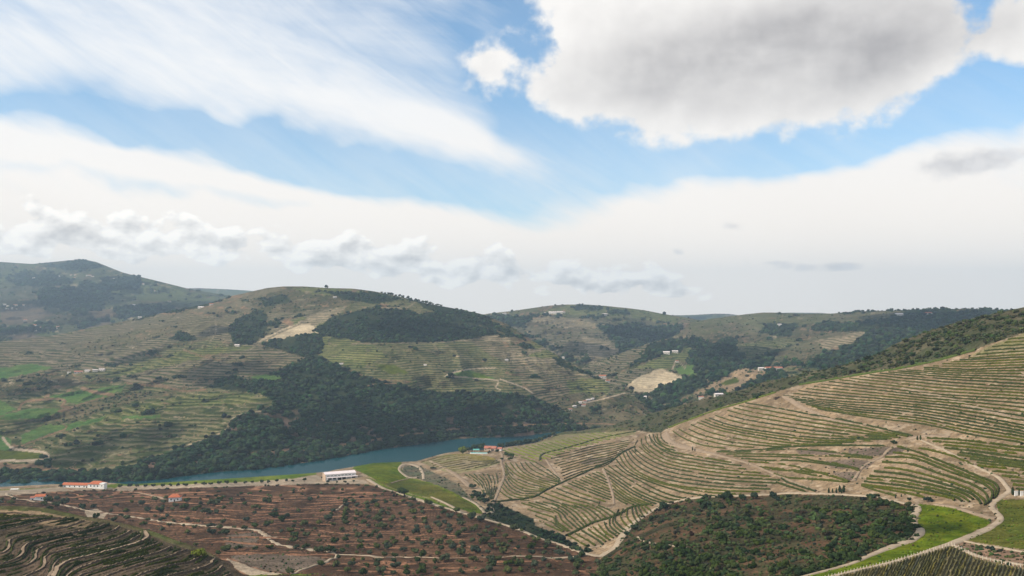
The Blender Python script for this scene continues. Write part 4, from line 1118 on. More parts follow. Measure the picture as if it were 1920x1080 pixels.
# ------------------------------------------------------------------ vine rows: one object for each row
def mesh_obj(name, V, Fa, mat, label=None, cat=None, group=None, parent=None, smooth=False):
    o = link(name, mesh_np(name, V, Fa, mat, smooth), parent)
    if label: o['label'] = label
    if cat: o['category'] = cat
    if group: o['group'] = group
    return o
_row_seed = [0]
def vine_row(h, line, label, group, height=1.35, width=1.1, mat=M_VINE, gap=.30, step=2.4, ragged=.4, leaves=.5):
    """a leafy hedge along a line of sight points, draped on the hill"""
    _row_seed[0] += 1
    sd = _row_seed[0]
    r = np.random.default_rng(sd)
    c = curve(line, step) if len(line) > 2 else resample(np.asarray(line, float), max(4, int(np.hypot(*(np.subtract(line[-1], line[0]))) / step)))
    c = c + np.c_[np.zeros(len(c)), .55 * (fbm(c[:, 0] / 22, np.full(len(c), sd * .7), 3, 5) - .5) * 2]
    P = h.at(c[:, 0], c[:, 1])
    t = np.gradient(P, axis=0); t[:, 2] = 0
    L = np.hypot(t[:, 0], t[:, 1])[:, None] + 1e-6
    nr = np.stack([-t[:, 1], t[:, 0], t[:, 0] * 0], -1) / L
    n = len(P)
    s = np.cumsum(L[:, 0])
    hz = height * (1 - ragged + 2 * ragged * fbm(s / 5, np.full(n, sd * 1.3), 2, 15))
    hw = width / 2 * (0.7 + .6 * fbm(s / 4, np.full(n, sd * 2.1), 2, 25))
    prof = [(-1.0, -.25), (-1.05, .45), (-.35, 1.0), (.45, .95), (1.05, .4), (1.0, -.25)]
    # where vines are missing the hedge sinks into the ground
    g = fbm(s / 16, np.full(n, sd * 3.7), 3, 35)
    hz = hz * (0.05 + .95 * sstep(g, gap - .05, gap + .05)) - .45 * (1 - sstep(g, gap - .05, gap + .05))
    V = []
    for a, b in prof:
        j = r.normal(0, .13, (n, 3)) * np.array([1, 1, .8])
        V.append(P + nr * (hw * a)[:, None] + np.c_[np.zeros(n), np.zeros(n), hz * b] + j)
    V = np.stack(V, 1)
    Fa = grid_faces(n, len(prof))
    Fa = np.vstack([Fa[:, [0, 1, 2]], Fa[:, [0, 2, 3]]])
    V = V.reshape(-1, 3)
    # loose shoots growing out of the hedge
    k = np.where((r.random(len(V)) < leaves) & (np.repeat(g, len(prof)) > gap) & (np.tile(np.arange(len(prof)), n) % 5 != 0))[0]
    if len(k):
        q = r.normal(0, .34, (len(k), 2, 3)) * (height / 1.5) + np.array([0, 0, .12])
        nv = len(V)
        V = np.vstack([V, (V[k][:, None] + q).reshape(-1, 3)])
        Fa = np.vstack([Fa, np.c_[k, nv + 2 * np.arange(len(k)), nv + 2 * np.arange(len(k)) + 1]])
    return mesh_obj("vine_row", V, Fa, mat, label, "vine row", group)
ORDS = "first second third fourth fifth sixth seventh eighth ninth tenth eleventh twelfth thirteenth fourteenth fifteenth sixteenth seventeenth eighteenth nineteenth twentieth".split()
TENS = {60: "sixty", 70: "seventy", 80: "eighty", 20: "twenty", 30: "thirty", 40: "forty", 50: "fifty"}
def nth(k):
    """k = 0 is first"""
    k += 1
    if k <= 20: return ORDS[k - 1]
    t, u = k // 10 * 10, k % 10
    return (TENS[t][:-1] + "ieth") if u == 0 else TENS[t] + "-" + ORDS[u - 1]
def between(a, b, n, ends=True):
    """n rows from guide a towards guide b (b itself not counted)"""
    A, B = resample(curve(a, 3) if len(a) > 2 else np.asarray(a, float), 24), resample(curve(b, 3) if len(b) > 2 else np.asarray(b, float), 24)
    out = []
    for k in range(n):
        f = k / n
        out.append(A * (1 - f) + B * f)
    return out
def block(h, guides, counts, label, group, trim=.05, **kw):
    k = 0
    for (a, b), n in zip(zip(guides[:-1], guides[1:]), counts):
        for ln in between(a, b, n):
            r = np.random.default_rng(_row_seed[0] + 500)
            i0, i1 = int(24 * r.uniform(0, trim)), 24 - int(24 * r.uniform(0, trim))
            vine_row(h, ln[i0:i1], nth(k) + " " + label, group, **kw)
            k += 1
    vine_row(h, np.asarray(guides[-1], float), nth(k) + " " + label, group, **kw)

g = "vine rows above the crest of the big slope"
lb = "level vine row from the top of the big slope below the scrub ridge"
block(near, [[(1890, 637), (1925, 634), (2080, 628)], [(1817, 672), (1872, 668), (1925, 665), (2080, 660)], [(1733, 690), (1817, 693), (1925, 690), (2080, 690)], [(1650, 700), (1761, 710), (1925, 721), (2080, 730)],
             [(1555, 716), (1650, 727), (1761, 740), (1925, 750), (2080, 762)], [(1469, 742), (1567, 752), (1678, 760), (1789, 774), (1925, 799), (2080, 830)],
             [(1533, 767), (1622, 782), (1733, 796), (1825, 816), (1925, 833), (2080, 870)]], [5, 5, 5, 5, 6, 6], lb, g, trim=.045, gap=.22, height=1.1, width=.9)
lb = "row from the bottom among vines curving down from the bright crest"
g = "vine rows curving down from the crest"
block(near, [[(1262, 809), (1282, 822), (1316, 835), (1360, 842)], [(1284, 801), (1316, 816), (1371, 829), (1438, 837), (1480, 838)], [(1307, 792), (1349, 807), (1416, 821), (1500, 833), (1590, 833)],
             [(1330, 784), (1371, 798), (1438, 810), (1536, 822), (1663, 825)], [(1398, 756), (1460, 766), (1517, 777), (1600, 792), (1711, 818)]], [2, 2, 3, 6], lb, g, gap=.25)
lb = "row from the top right of the road running down the slope"
g = "vine rows right of the sloping road"
block(near, [[(1738, 822), (1813, 827), (1925, 841), (2080, 860)], [(1783, 847), (1841, 855), (1925, 867), (2080, 885)], [(1833, 874), (1883, 879), (1925, 883), (2080, 900)], [(1888, 901), (1925, 905), (2080, 915)], [(1896, 916), (1925, 919), (2080, 928)]], [4, 4, 3, 2], lb, g, trim=.08)
lb = "row from the top of the fan meeting the road bend"
g = "vine rows fanning out to the road bend"
vine_row(near, [(1682, 838), (1730, 842), (1786, 856), (1825, 873)], "single vine row hugging the left side of the road running down the slope", g)
block(near, [[(1690, 841), (1719, 848), (1772, 869), (1827, 891), (1866, 908), (1872, 922), (1864, 936)], [(1660, 858), (1716, 861), (1774, 883), (1836, 905), (1860, 922), (1856, 943)], [(1649, 877), (1702, 883), (1772, 902), (1819, 919), (1843, 936), (1847, 948)],
             [(1630, 894), (1691, 899), (1758, 913), (1808, 927), (1832, 944)], [(1616, 909), (1674, 916), (1730, 924), (1786, 936), (1790, 940)], [(1616, 912), (1647, 922), (1680, 931)]], [2, 2, 2, 3, 2], lb, g, gap=.2)
lb = "vine row from the top crossing the bare middle of the big slope"
k = 0
g = "vine rows crossing the bare middle"
for ln in [[(1344, 847), (1420, 844), (1480, 839), (1563, 836), (1669, 837)], [(1344, 848), (1400, 848), (1480, 843), (1549, 847), (1636, 859)], [(1362, 852), (1420, 852), (1480, 854), (1563, 856), (1636, 860)],
           [(1376, 856), (1480, 858), (1536, 866), (1611, 881)], [(1390, 860), (1440, 864), (1480, 864), (1536, 869), (1608, 880)], [(1404, 866), (1480, 873), (1536, 887), (1594, 904)], [(1424, 876), (1480, 882), (1555, 889)],
           [(1432, 880), (1480, 884), (1540, 894)], [(1452, 889), (1480, 897), (1520, 899), (1591, 905)], [(1465, 897), (1480, 906), (1530, 922)], [(1455, 905), (1480, 913), (1513, 923)], [(1560, 868), (1590, 876), (1612, 884)]]:
    vine_row(near, ln, nth(k) + " " + lb, g)
    k += 1
lb = "row from the top of the main waving vineyard above the hollow road"
g = "vine rows of the main waving vineyard"
block(near, [[(1229, 819), (1240, 835), (1262, 848), (1304, 856), (1371, 868)], [(1191, 843), (1211, 858), (1249, 876), (1304, 887), (1371, 896), (1462, 901)], [(1167, 847), (1178, 869), (1204, 889), (1249, 907), (1304, 916), (1371, 922), (1438, 924)],
             [(1149, 869), (1171, 887), (1204, 904), (1238, 922), (1271, 933), (1293, 935)], [(1133, 879), (1160, 896), (1193, 918), (1220, 931), (1244, 940), (1256, 943)], [(1147, 904), (1164, 918), (1184, 931), (1202, 940), (1224, 949)], [(1153, 933), (1164, 940), (1176, 946)]],
      [5, 4, 3, 2, 3, 4], lb, g, gap=.22)
lb = "row from the right where vines turn down the spur top"
g = "vine rows turning at the top of the spur"
block(near, [[(1239, 813), (1240, 822), (1250, 831), (1262, 834)], [(1217, 815), (1223, 830), (1240, 842), (1268, 851)], [(1195, 826), (1190, 838), (1192, 848)]], [3, 3], lb, g)
lb = "short slanting row from the top beside the narrow side path"
g = "slanting vine rows by the side path"
block(near, [[(1117, 885), (1128, 890), (1138, 896)], [(1066, 907), (1105, 923), (1147, 939)], [(1010, 930), (1050, 944), (1090, 953)]], [8, 5], lb, g)
lb = "nearly level row from the top under the upper green line"
g = "level vine rows under the upper green line"
block(near, [[(1030, 856), (1070, 848), (1110, 838), (1150, 831), (1188, 825)], [(1058, 898), (1085, 887), (1110, 880), (1135, 873), (1152, 862)]], [9], lb, g)
lb = "row from the top among vines dropping to the lower footpath"
g = "vine rows dropping to the footpath"
block(near, [[(1002, 866), (1022, 878), (1036, 888), (1052, 901)], [(976, 868), (985, 881), (1005, 893), (1051, 906)], [(947, 868), (958, 882), (980, 897), (1030, 914)], [(947, 889), (960, 909), (984, 922), (1018, 923)], [(938, 922), (953, 933), (973, 938), (992, 939)]], [3, 3, 4, 4], lb, g)
lb = "fine yellow green row counted from the river end of the spur"
g = "yellow green rows at the river end"
block(near, [[(942, 844), (975, 857), (1008, 868)], [(1030, 830), (1055, 838), (1078, 842)], [(1120, 811), (1142, 816), (1165, 819)]], [8, 8], lb, g, height=1.6, mat=M_LIME)
lb = "fine row from the top in the plot below the river house"
g = "rows in the plot below the river house"
block(near, [[(790, 867), (830, 856), (870, 852), (925, 859)], [(847, 884), (873, 882), (907, 874), (937, 867)]], [8], lb, g, height=1.3, width=1.2, mat=M_VINE_DRY)
lb = "steep row from the left in the rough plot beside the footpath"
g = "rows of the rough plot"
block(near, [[(872, 890), (893, 904), (904, 920), (912, 938)], [(930, 888), (933, 905), (929, 920), (924, 936)]], [7], lb, g, height=1.5, gap=.4)
lb = "wavy row from the right between gully and lower green line"
g = "wavy rows above the gully"
block(near, [[(1122, 948), (1140, 956), (1156, 966)], [(1052, 946), (1075, 958), (1090, 972), (1102, 987)], [(1018, 942), (1040, 948), (1060, 962), (1090, 990)], [(978, 944), (1007, 953), (1038, 962), (1044, 978), (1069, 997)], [(1012, 978), (1030, 987), (1056, 998)]], [6, 2, 3, 3], lb, g)
lb = "curling row from the top at the corner above the road junction"
g = "curling rows at the lowest corner"
block(near, [[(1208, 949), (1216, 955), (1221, 961)], [(1184, 951), (1187, 967), (1195, 980)], [(1160, 956), (1153, 975), (1165, 990), (1174, 996)], [(1133, 981), (1140, 994), (1157, 1006)], [(1091, 996), (1115, 1010), (1131, 1022)], [(1066, 1005), (1085, 1016), (1102, 1026)]], [4, 3, 3, 4, 2], lb, g, gap=.2)
lb = ["thick green line along the middle drain of the waving vineyard", "thick green line along the lowest drain above the road junction", "thick green line along the upper drain near the river house"]
k = 0
g = "green lines along the drains"
for ln in [[(931, 941), (995, 934), (1020, 922), (1051, 907), (1085, 892), (1120, 876), (1150, 862), (1166, 850), (1190, 838)], [(1062, 1006), (1090, 992), (1115, 980), (1153, 969), (1185, 952), (1220, 946)], [(1012, 864), (1018, 852), (1060, 841), (1127, 822), (1193, 809)]]:
    vine_row(near, ln, lb[k], g, height=1.8, width=3.0, gap=.05, step=2)
    k += 1
lb = ["bright green line along the lower half of the crest below the scrub ridge", "bright green line along the upper half of the crest below the scrub ridge"]
k = 0
for ln in [[(1255, 802), (1300, 785), (1345, 769), (1400, 753), (1455, 736)], [(1500, 722), (1555, 713), (1620, 702), (1690, 691), (1760, 676), (1830, 657)]]:
    vine_row(near, ln, lb[k], "bright vines along the crest", height=1.9, width=2.6, mat=M_LIME, gap=.25)
    k += 1
# trellised plot at the lower right

g = "trellised rows at the bottom right"
E1 = resample(np.array([(1785, 1024), (1744, 1036), (1674, 1057), (1605, 1073), (1530, 1092)], float), 44)
E2 = resample(np.array([(1790, 1026), (1830, 1047), (1870, 1058), (1920, 1067), (2080, 1094)], float), 42)
starts = [(tuple(e), (-.46 - .1 * k / 44)) for k, e in enumerate(E1)] + [(tuple(e), (-.45 + .2 * k / 42)) for k, e in enumerate(E2)]
me_post = None
for q, ((x, y), sl) in enumerate(starts):
    side = "along the left edge of the bottom right plot" if q < 44 else "along the right edge of the bottom right plot"
    num = nth(q if q < 44 else q - 44)
    L = 1119 - y
    vine_row(near, [(x + sl * 2, y + 2.5), (x + sl * L * .5, y + L * .5), (x + sl * L, 1119)], num + " trellised vine row from the top " + side, g, height=1.3, width=.6, mat=M_VINE_DRY, step=4, gap=.22)
    if me_post is None:
        bm = bmesh.new()
        bmesh.ops.create_cone(bm, cap_ends=True, segments=6, radius1=.16, radius2=.13, depth=2.1)
        bmesh.ops.translate(bm, verts=bm.verts, vec=(0, 0, .95))
        me_post = bpy.data.meshes.new("end_post"); bm.to_mesh(me_post); bm.free(); me_post.materials.append(M_POST)
    o = link("end_post", me_post)
    o.location = put(near, x, y); o.rotation_euler = (random.uniform(-.08, .08), random.uniform(-.08, .08), 0)
    o['label'] = num + " pale end post from the top " + side; o['category'] = "post"; o['group'] = "end posts of the trellised rows"

# ------------------------------------------------------------------ terraces of the knoll: earth ledges with stone faces, vines between
A = [
    [(0, 963), (30, 962), (60, 966), (90, 968)],
    [(-60, 982), (0, 978), (40, 972), (85, 971), (115, 972)],
    [(-80, 1000), (-40, 998), (0, 995), (29, 989), (64, 981), (90, 975), (130, 972)],
    [(-60, 1042), (0, 1038), (9, 1034), (16, 1028), (15, 1020), (20, 1011), (56, 1003), (89, 995), (124, 988), (156, 977)],
    [(-60, 1064), (0, 1057), (29, 1048), (41, 1038), (43, 1028), (50, 1021), (67, 1015), (100, 1007), (138, 999), (173, 991), (196, 983)],
    [(-60, 1076), (0, 1070), (44, 1062), (64, 1050), (66, 1038), (75, 1029), (100, 1021), (133, 1013), (178, 1004), (211, 995), (222, 987)],
    [(30, 1088), (73, 1069), (84, 1058), (82, 1047), (90, 1040), (110, 1034), (133, 1029), (178, 1020), (222, 1007), (244, 995)],
    [(80, 1096), (95, 1075), (100, 1060), (113, 1047), (144, 1040), (189, 1029), (233, 1018), (262, 1003)],
    [(92, 1100), (100, 1078), (110, 1061), (133, 1050), (178, 1039), (222, 1028), (256, 1018), (275, 1007), (268, 997)],
    [(120, 1086), (138, 1071), (178, 1054), (222, 1042), (267, 1029), (297, 1019)],
    [(130, 1098), (151, 1079), (189, 1067), (244, 1050), (289, 1038), (319, 1026)],
    [(170, 1100), (200, 1080), (256, 1061), (311, 1045), (348, 1031)],
    [(220, 1102), (256, 1080), (311, 1062), (356, 1053), (383, 1040)],
    [(270, 1108), (311, 1081), (356, 1071), (389, 1060), (402, 1047)],
    [(330, 1110), (365, 1086), (400, 1074), (416, 1062)],
    [(380, 1110), (410, 1088), (430, 1076)],
]
WALL_WORDS = ["short top", "second", "third", "fourth", "fifth", "sixth", "seventh", "eighth", "pale ninth", "tenth", "eleventh", "twelfth", "thirteenth", "fourteenth", "fifteenth", "lowest"]
for k, ln in enumerate(A):
    c = curve(ln, 2.6)
    P = knoll.at(c[:, 0], c[:, 1])
    t = np.gradient(P, axis=0); t[:, 2] = 0
    t = (t + np.roll(t, 1, 0) + np.roll(t, -1, 0))
    n_ = np.stack([t[:, 1], -t[:, 0], t[:, 0] * 0], -1) / (np.hypot(t[:, 0], t[:, 1])[:, None] + 1e-6)     # towards the camera side
    nn = len(P)
    w = (1.3 if k == 8 else .72) * (0.75 + .5 * fbm(c[:, 0] / 14, c[:, 1] / 9, 2, 7))
    up = np.array([0, 0, 1.0])
    hgt = 1.15 * (.75 + .5 * fbm(c[:, 0] / 9, c[:, 1] / 9, 2, 17))
    j = lambda s: np.random.default_rng(k).normal(0, s, (nn, 3))
    back = P - n_ * w[:, None] + up * .15 + j(.06)
    front = P + n_ * w[:, None] + up * hgt[:, None] * .6 + j(.10)
    lip = P + n_ * (w + .15)[:, None] + up * (hgt * .6 - .35)[:, None] + j(.10)
    foot = P + n_ * (w + .35)[:, None] - up * 1.6
    root = bpy.data.objects.new("terrace", None); COL.objects.link(root); root.empty_display_size = .5
    root.location = P[nn // 2]
    root['label'] = "%s curving terrace from the top of the terraced knoll" % WALL_WORDS[k]; root['category'] = "terrace"; root['group'] = "terraces of the knoll"
    off = np.array(root.location)
    def strip(nm, rows, mat):
        V = np.stack(rows, 1) - off
        mesh_obj(nm, V.reshape(-1, 3), grid_faces(nn, len(rows))[:, ::-1], mat, parent=root)
    strip("ledge", [back, (back + front) / 2 + up * .12 + j(.05), front], M_DIRT2 if k == 8 else M_LEDGE)
    strip("stone_wall", [front, lip, foot], M_STONE)
for q, (a, b) in enumerate(zip(A[:-1], A[1:])):
    for f, wd in ((.34, "upper"), (.66, "middle"), (.90, "lower")):
        ln = resample(curve(a, 3), 30) * (1 - f) + resample(curve(b, 3), 30) * f
        vine_row(knoll, ln, "ragged %s vine row just below the %s terrace of the knoll" % (wd, WALL_WORDS[q]), "ragged vine rows on the knoll",
                 height=.9, width=.8, mat=M_VINE_DARK, gap=.50 if f != .34 else .43, step=2.2, ragged=.9, leaves=.9)

# ------------------------------------------------------------------ clay banks cut across the red slope
def bank(h, line, w, hgt, label, group):
    c = curve(line, 2.4)
    P = h.at(c[:, 0], c[:, 1]); nn = len(P)
    t = np.gradient(P, axis=0); t[:, 2] = 0
    n_ = np.stack([t[:, 1], -t[:, 0], t[:, 0] * 0], -1) / (np.hypot(t[:, 0], t[:, 1])[:, None] + 1e-6)
    r = np.random.default_rng(int(c[0, 0] * 7 + c[0, 1]))
    e = np.minimum(1, np.minimum(np.arange(nn), np.arange(nn)[::-1]) / 6.0) * (.55 + .9 * fbm(c[:, 0] / 13, c[:, 1] / 7, 3, 19))
    up = np.array([0, 0, 1.0]); j = lambda s: r.normal(0, s, (nn, 3))
    back = P - n_ * (w * 1.6) - up * .4
    crest = P - n_ * (w * .2) + up * (hgt * e)[:, None] + j(.12)
    face = P + n_ * (w * .7 * e)[:, None] + up * (hgt * .3 * e)[:, None] + j(.14)
    foot = P + n_ * (w * 1.25) - up * .5
    V = np.stack([back, crest, face, foot], 1)
    mesh_obj("earth_bank", V.reshape(-1, 3), grid_faces(nn, 4)[:, ::-1], M_CLAY, label, "earth bank", group, smooth=True)
rb = np.random.default_rng(21)
bl = []
for k, y in enumerate([921, 927, 934, 941, 948, 955, 962, 969, 977, 985, 994, 1003, 1012, 1022, 1034]):
    x = rb.uniform(60, 130)
    while x < 660:
        L = rb.uniform(90, 230)
        pts = [(x + L * f, y + 5 * math.sin((x + L * f) / 58 + y / 17) + rb.normal(0, 1.6) + .012 * (x + L * f - 350)) for f in (0, .25, .5, .75, 1)]
        if all(p[1] < np.interp(p[0], knoll.cx, knoll.top, right=2000) - 4 for p in pts):
            bl.append(pts)
        x += L + rb.uniform(5, 60)
for k, y in enumerate([935, 946, 958, 970, 983, 997, 1011, 1026, 1055, 1068]):
    x = rb.uniform(640, 680)
    lim = np.interp(y, [899, 915, 930, 971, 1007, 1044, 1080], [690, 718, 760, 900, 1007, 1120, 1110]) - 15
    while x < lim - 60:
        L = min(rb.uniform(70, 190), lim - x)
        bl.append([(x + L * f, y + 2.5 * math.sin((x + L * f) / 40 + y) + rb.normal(0, 1.0)) for f in (0, .33, .66, 1)])
        x += L + rb.uniform(10, 60)
for x0, x1, y in [(405, 600, 1036), (640, 900, 1058), (620, 800, 1072), (660, 960, 1064)]:
    bl.append([(x0 + (x1 - x0) * f, y + rb.normal(0, 1.2)) for f in (0, .25, .5, .75, 1)])
bl.sort(key=lambda p: sum(q[1] for q in p) / len(p))
for k, p in enumerate(bl):
    bank(near, p, rb.uniform(.7, 1.2), rb.uniform(.6, 1.4) * (1 if p[0][0] < 640 else .55), nth(k) + " low orange clay bank from the top of the red olive slope", "clay banks on the red slope")

# ------------------------------------------------------------------ trees and shrubs one can tell apart
def proto_mesh(name, PV, PF, mat):
    return mesh_np(name, PV, PF, mat, False)
ME_SHRUB = [proto_mesh("shrub", v, f, M_SHRUB) for v, f in P_SHRUB]
ME_CROWN = {k: [proto_mesh("crown", v, f, m) for v, f in P_CROWN] for k, m in (('olive', M_OLIVE), ('dark', M_DARK), ('lime', M_LIME), ('green', M_SHRUB))}
def trunk_mesh():
    bm = bmesh.new()
    rings = [(0, .16, 0), (.35, .11, .03), (.8, .09, -.02), (1.3, .05, .04)]
    vs = []
    for z, rr, dx_ in rings:
        vs.append([bm.verts.new((dx_ + rr * math.cos(i * math.pi / 3), rr * math.sin(i * math.pi / 3), z)) for i in range(6)])
    for a, b in zip(vs[:-1], vs[1:]):
        for i in range(6):
            bm.faces.new((a[i], a[(i + 1) % 6], b[(i + 1) % 6], b[i]))
    for ang_ in (0.4, 2.5, 4.6):      # limbs into the crown
        c0 = Vector((.0, 0, .75)); c1 = Vector((.5 * math.cos(ang_), .5 * math.sin(ang_), 1.35))
        sd_ = Vector((-math.sin(ang_), math.cos(ang_), 0)) * .045; upv = Vector((0, 0, .05))
        q = [bm.verts.new(c0 + sd_), bm.verts.new(c0 - sd_), bm.verts.new(c0 - upv), bm.verts.new(c1)]
        for i in range(3):
            bm.faces.new((q[i], q[(i + 1) % 3], q[3]))
    me = bpy.data.meshes.new("trunk"); bm.to_mesh(me); bm.free(); me.materials.append(M_BARK)
    return me
ME_TRUNK = trunk_mesh()
def tree(name, px, py, dia, label, cat, group=None, leaf='olive', h=near, tall=1.0, sink=.0):
    """trunk and crown under one empty; dia is the crown's width in metres"""
    p_ = put(h, px, py)
    root = bpy.data.objects.new(name, None); COL.objects.link(root); root.empty_display_size = .3
    root.location = p_ - Vector((0, 0, sink)); root.rotation_euler = (0, 0, random.uniform(0, 6.28))
    root['label'] = label; root['category'] = cat
    if group: root['group'] = group
    R_ = dia / 2 / .86
    cr = link("crown", random.choice(ME_CROWN[leaf]), root)
    cr.scale = (R_ * random.uniform(.9, 1.12), R_ * random.uniform(.9, 1.12), R_ * tall * random.uniform(.9, 1.15)); cr.location = (0, 0, R_ * .30)
    tr = link("trunk", ME_TRUNK, root); tr.scale = (R_ * .8, R_ * .8, R_ * .62); tr.location = (0, 0, -.2)
    return root
# olive trees on the red slope
ro = np.random.default_rng(5)
ol = []
red_id = CIDX['red']
def near_id(px, py):
    i = int(np.clip(round((px - near.px0) / near.step), 0, len(near.cx) - 1))
    j = int(np.clip(round((py - near.bot[i]) / (near.top[i] - near.bot[i]) * (near.nr - 1)), 0, near.nr - 1))
    return near.ids[i, j]
y = 913.0
while y < 1085:
    dxp = np.interp(y, [910, 1080], [18, 27]); x = -30 + ro.uniform(0, dxp)
    while x < 1125:
        qx, qy = x + ro.normal(0, dxp * .12), y + ro.normal(0, 1.5) + 3 * math.sin(x / 55)
        right = qx > 640
        keep = ro.random() < (.93 if right else .6)
        if keep and near_id(qx, qy) == red_id and qy > 908:
            ok = not (qx < 500 and qy > np.interp(qx, knoll.cx, knoll.top) + 4)
            if ok:
                ol.append((qx, qy))
        x += dxp * (1 if right else 1.05)
    y += np.interp(y, [910, 1080], [7.5, 12.5])
ol.sort(key=lambda q: -q[1])
#print("olives", len(ol))
for k, (qx, qy) in enumerate(ol[:300]):
    if qx > 640:
        lb, gp = "grey green olive tree in the dense grove on the red slope beyond the winery", "olive trees of the dense grove"
    else:
        lb, gp = "grey green olive tree scattered on the banked red slope below the plateau road", "olive trees scattered on the red slope"
    tree("olive_tree", qx, qy, ro.uniform(4.6, 9.6) * np.interp(qy, [905, 1080], [.95, .72]), lb, "olive tree", gp, 'olive' if ro.random() < .75 else 'green')
rest = ol[300:]
if rest:
    P = near.at(np.array([q[0] for q in rest]), np.array([q[1] for q in rest]))
    scatter_mesh("olive_grove", P, np.full(len(P), 2.5), P_BUSH, M_SCRUB, 9)
# row of round trees along the plateau road
for k, x in enumerate(np.arange(226, 560, 15.5)):
    yb = np.interp(x, [222, 300, 400, 480, 560], [914, 913, 909, 906.5, 903]) + random.uniform(-1, 1)
    tree("avenue_tree", x + random.uniform(-2, 2), yb, random.uniform(4.6, 6.2), "small round dark tree along the pale plateau road", "tree", "trees along the plateau road", 'dark')
for (x, y, d) in [(114, 914, 6), (132, 912.5, 6.2), (154, 912, 6), (166, 912, 6.5), (175, 911.5, 5.5)]:
    tree("courtyard_tree", x, y, d, "dark clipped tree before the long red roofed house", "tree", "trees before the long house", 'dark')
for (x, y, d) in [(615, 905.2, 4), (632, 905.4, 4), (647.5, 905.4, 4.4), (663, 904.6, 4)]:
    tree("yard_tree", x, y, d, "small round tree in front of the white winery", "tree", "trees on the winery yard", 'dark')
tree("yard_tree", 570.5, 903, 6.5, "green tree at the left end of the winery yard", "tree", None, 'green')
tree("yard_tree", 604, 897.5, 3.6, "little tree against the tan end wall of the winery", "tree", None, 'dark')
tree("round_tree", 758, 931, 14.5, "large dark round tree on the rim road above the lime green meadow", "tree", None, 'dark', tall=1.05)
tree("round_tree", 368, 1046, 5.6, "yellow green round tree on the lip of the terraced knoll", "tree", None, 'lime', h=knoll, tall=1.1)
tree("bushy_tree", 1055.5, 1016, 6.8, "lone dark tree at the foot of the lowest vine rows", "tree", None, 'dark', tall=1.5)
tree("bushy_tree", 1100, 1026, 3.2, "small bush among the lowest vine rows by the road junction", "bush", None, 'green')
for (x, y, d, l) in [(868, 851.5, 17, 'lime')]:
    tree("riverside_tree", x, y, d, "bright yellow green tree left of the river house garden", "tree", None, 'lime', tall=.9)
for (x, y, d) in [(879, 848, 12), (886, 846, 11), (892, 843.5, 13), (899, 842.5, 15), (904, 844.5, 13)]:
    tree("garden_tree", x, y, d, "dark tree in the garden beside the red roofed river house", "tree", "dark trees of the river garden", 'dark')
for (x, y, d) in [(916, 850.5, 6), (934, 848, 7), (952, 856, 8), (958, 857.5, 9), (947, 852.5, 6), (940, 863, 6), (955, 863, 7)]:
    tree("garden_bush", x, y, d, "dark bush by the footpath below the river house", "bush", "bushes by the river house path", 'green')
for k, (x, y) in enumerate([(941, 836), (949, 836.5), (957, 836), (965, 835), (973, 834), (981, 833), (989, 831), (997, 830), (1005, 828), (1013, 826), (1021, 823), (1030, 820), (1038, 817), (961, 833), (985, 829), (1002, 826), (953, 834.5), (977, 831)]):
    tree("riverbank_tree", x + random.uniform(-1.5, 1.5), y, random.uniform(8, 12.5), "tall dark tree in the grove right of the river house", "tree", "grove right of the river house", 'dark' if k % 3 else 'olive', tall=1.1, sink=1)
for (x, y, d) in [(885, 916, 8), (889, 926, 6.5), (897, 929, 8), (905, 935, 9), (893, 934, 8), (886, 937, 6), (900, 941, 8), (909, 944, 7.5), (917, 951, 6)]:
    tree("gully_tree", x, y, d, "dark green tree in the small gully below the pale bank", "tree", "trees of the small gully", 'dark' if (x % 2) else 'green')
for (x, y, d) in [(811, 880, 6.2)]:
    tree("bushy_tree", x, y, d, "single bush at the head of the shrubby slope", "bush", None, 'dark')
# trees along the upper edge of the scrub hollow
for (x, y, d) in [(1322, 937, 5.8), (1356, 938, 7), (1367, 939, 8.6), (1391, 938.5, 5.8), (1413, 935.5, 6.6), (1450, 935.5, 6.8), (1457, 939, 5.5), (1247, 957, 9.5), (1266, 955, 5.5), (1222, 977, 6), (1324, 957, 8), (1190, 994, 6)]:
    tree("edge_tree", x, y, d, "dark round tree along the upper rim of the hollow", "tree", "trees on the rim of the hollow", 'dark', tall=1.1)
tree("bushy_tree", 1740, 941.5, 4.2, "lone dark bush above the green meadow at the lower right", "bush", None, 'dark')
tree("bushy_tree", 1705, 938.5, 2.6, "small bush on the bank left of the lone dark bush", "bush", None, 'dark')
tree("bushy_tree", 1858, 1033, 3.0, "dark bush on the pink bank above the trellised plot", "bush", None, 'dark')
for (x, y, d) in [(1490, 810, 3.0), (1610, 824, 3.4), (1676, 833, 4.2), (1538, 862, 1.8), (1373, 832, 2.0)]:
    tree("bushy_tree", x, y, d, "dark bush standing alone among the long vine rows", "bush", "lone bushes among the rows", 'dark')
tree("lone_tree", 612, 540.6, 13, "lone tree on the summit of the hill across the river", "tree", None, 'dark', h=across, tall=1.1)
for x in sorted(random.uniform(1600, 1868) for _ in range(44)):
    tree("skyline_tree", x + random.uniform(-3, 3), np.interp(x, mid_right.cx, mid_right.top) + 1.2, random.uniform(7, 15), "small dark tree on the skyline of the far right hill", "tree", "trees on the far skyline", 'dark', h=mid_right, sink=random.uniform(0, 4))
for x in list(range(715, 830, 7)):
    tree("skyline_tree", x + random.uniform(-2, 2), np.interp(x, across.cx, across.top) + 1.0, random.uniform(7, 13), "dark tree on the right shoulder of the river hill", "tree", "trees on the hill shoulder", 'dark', h=across)
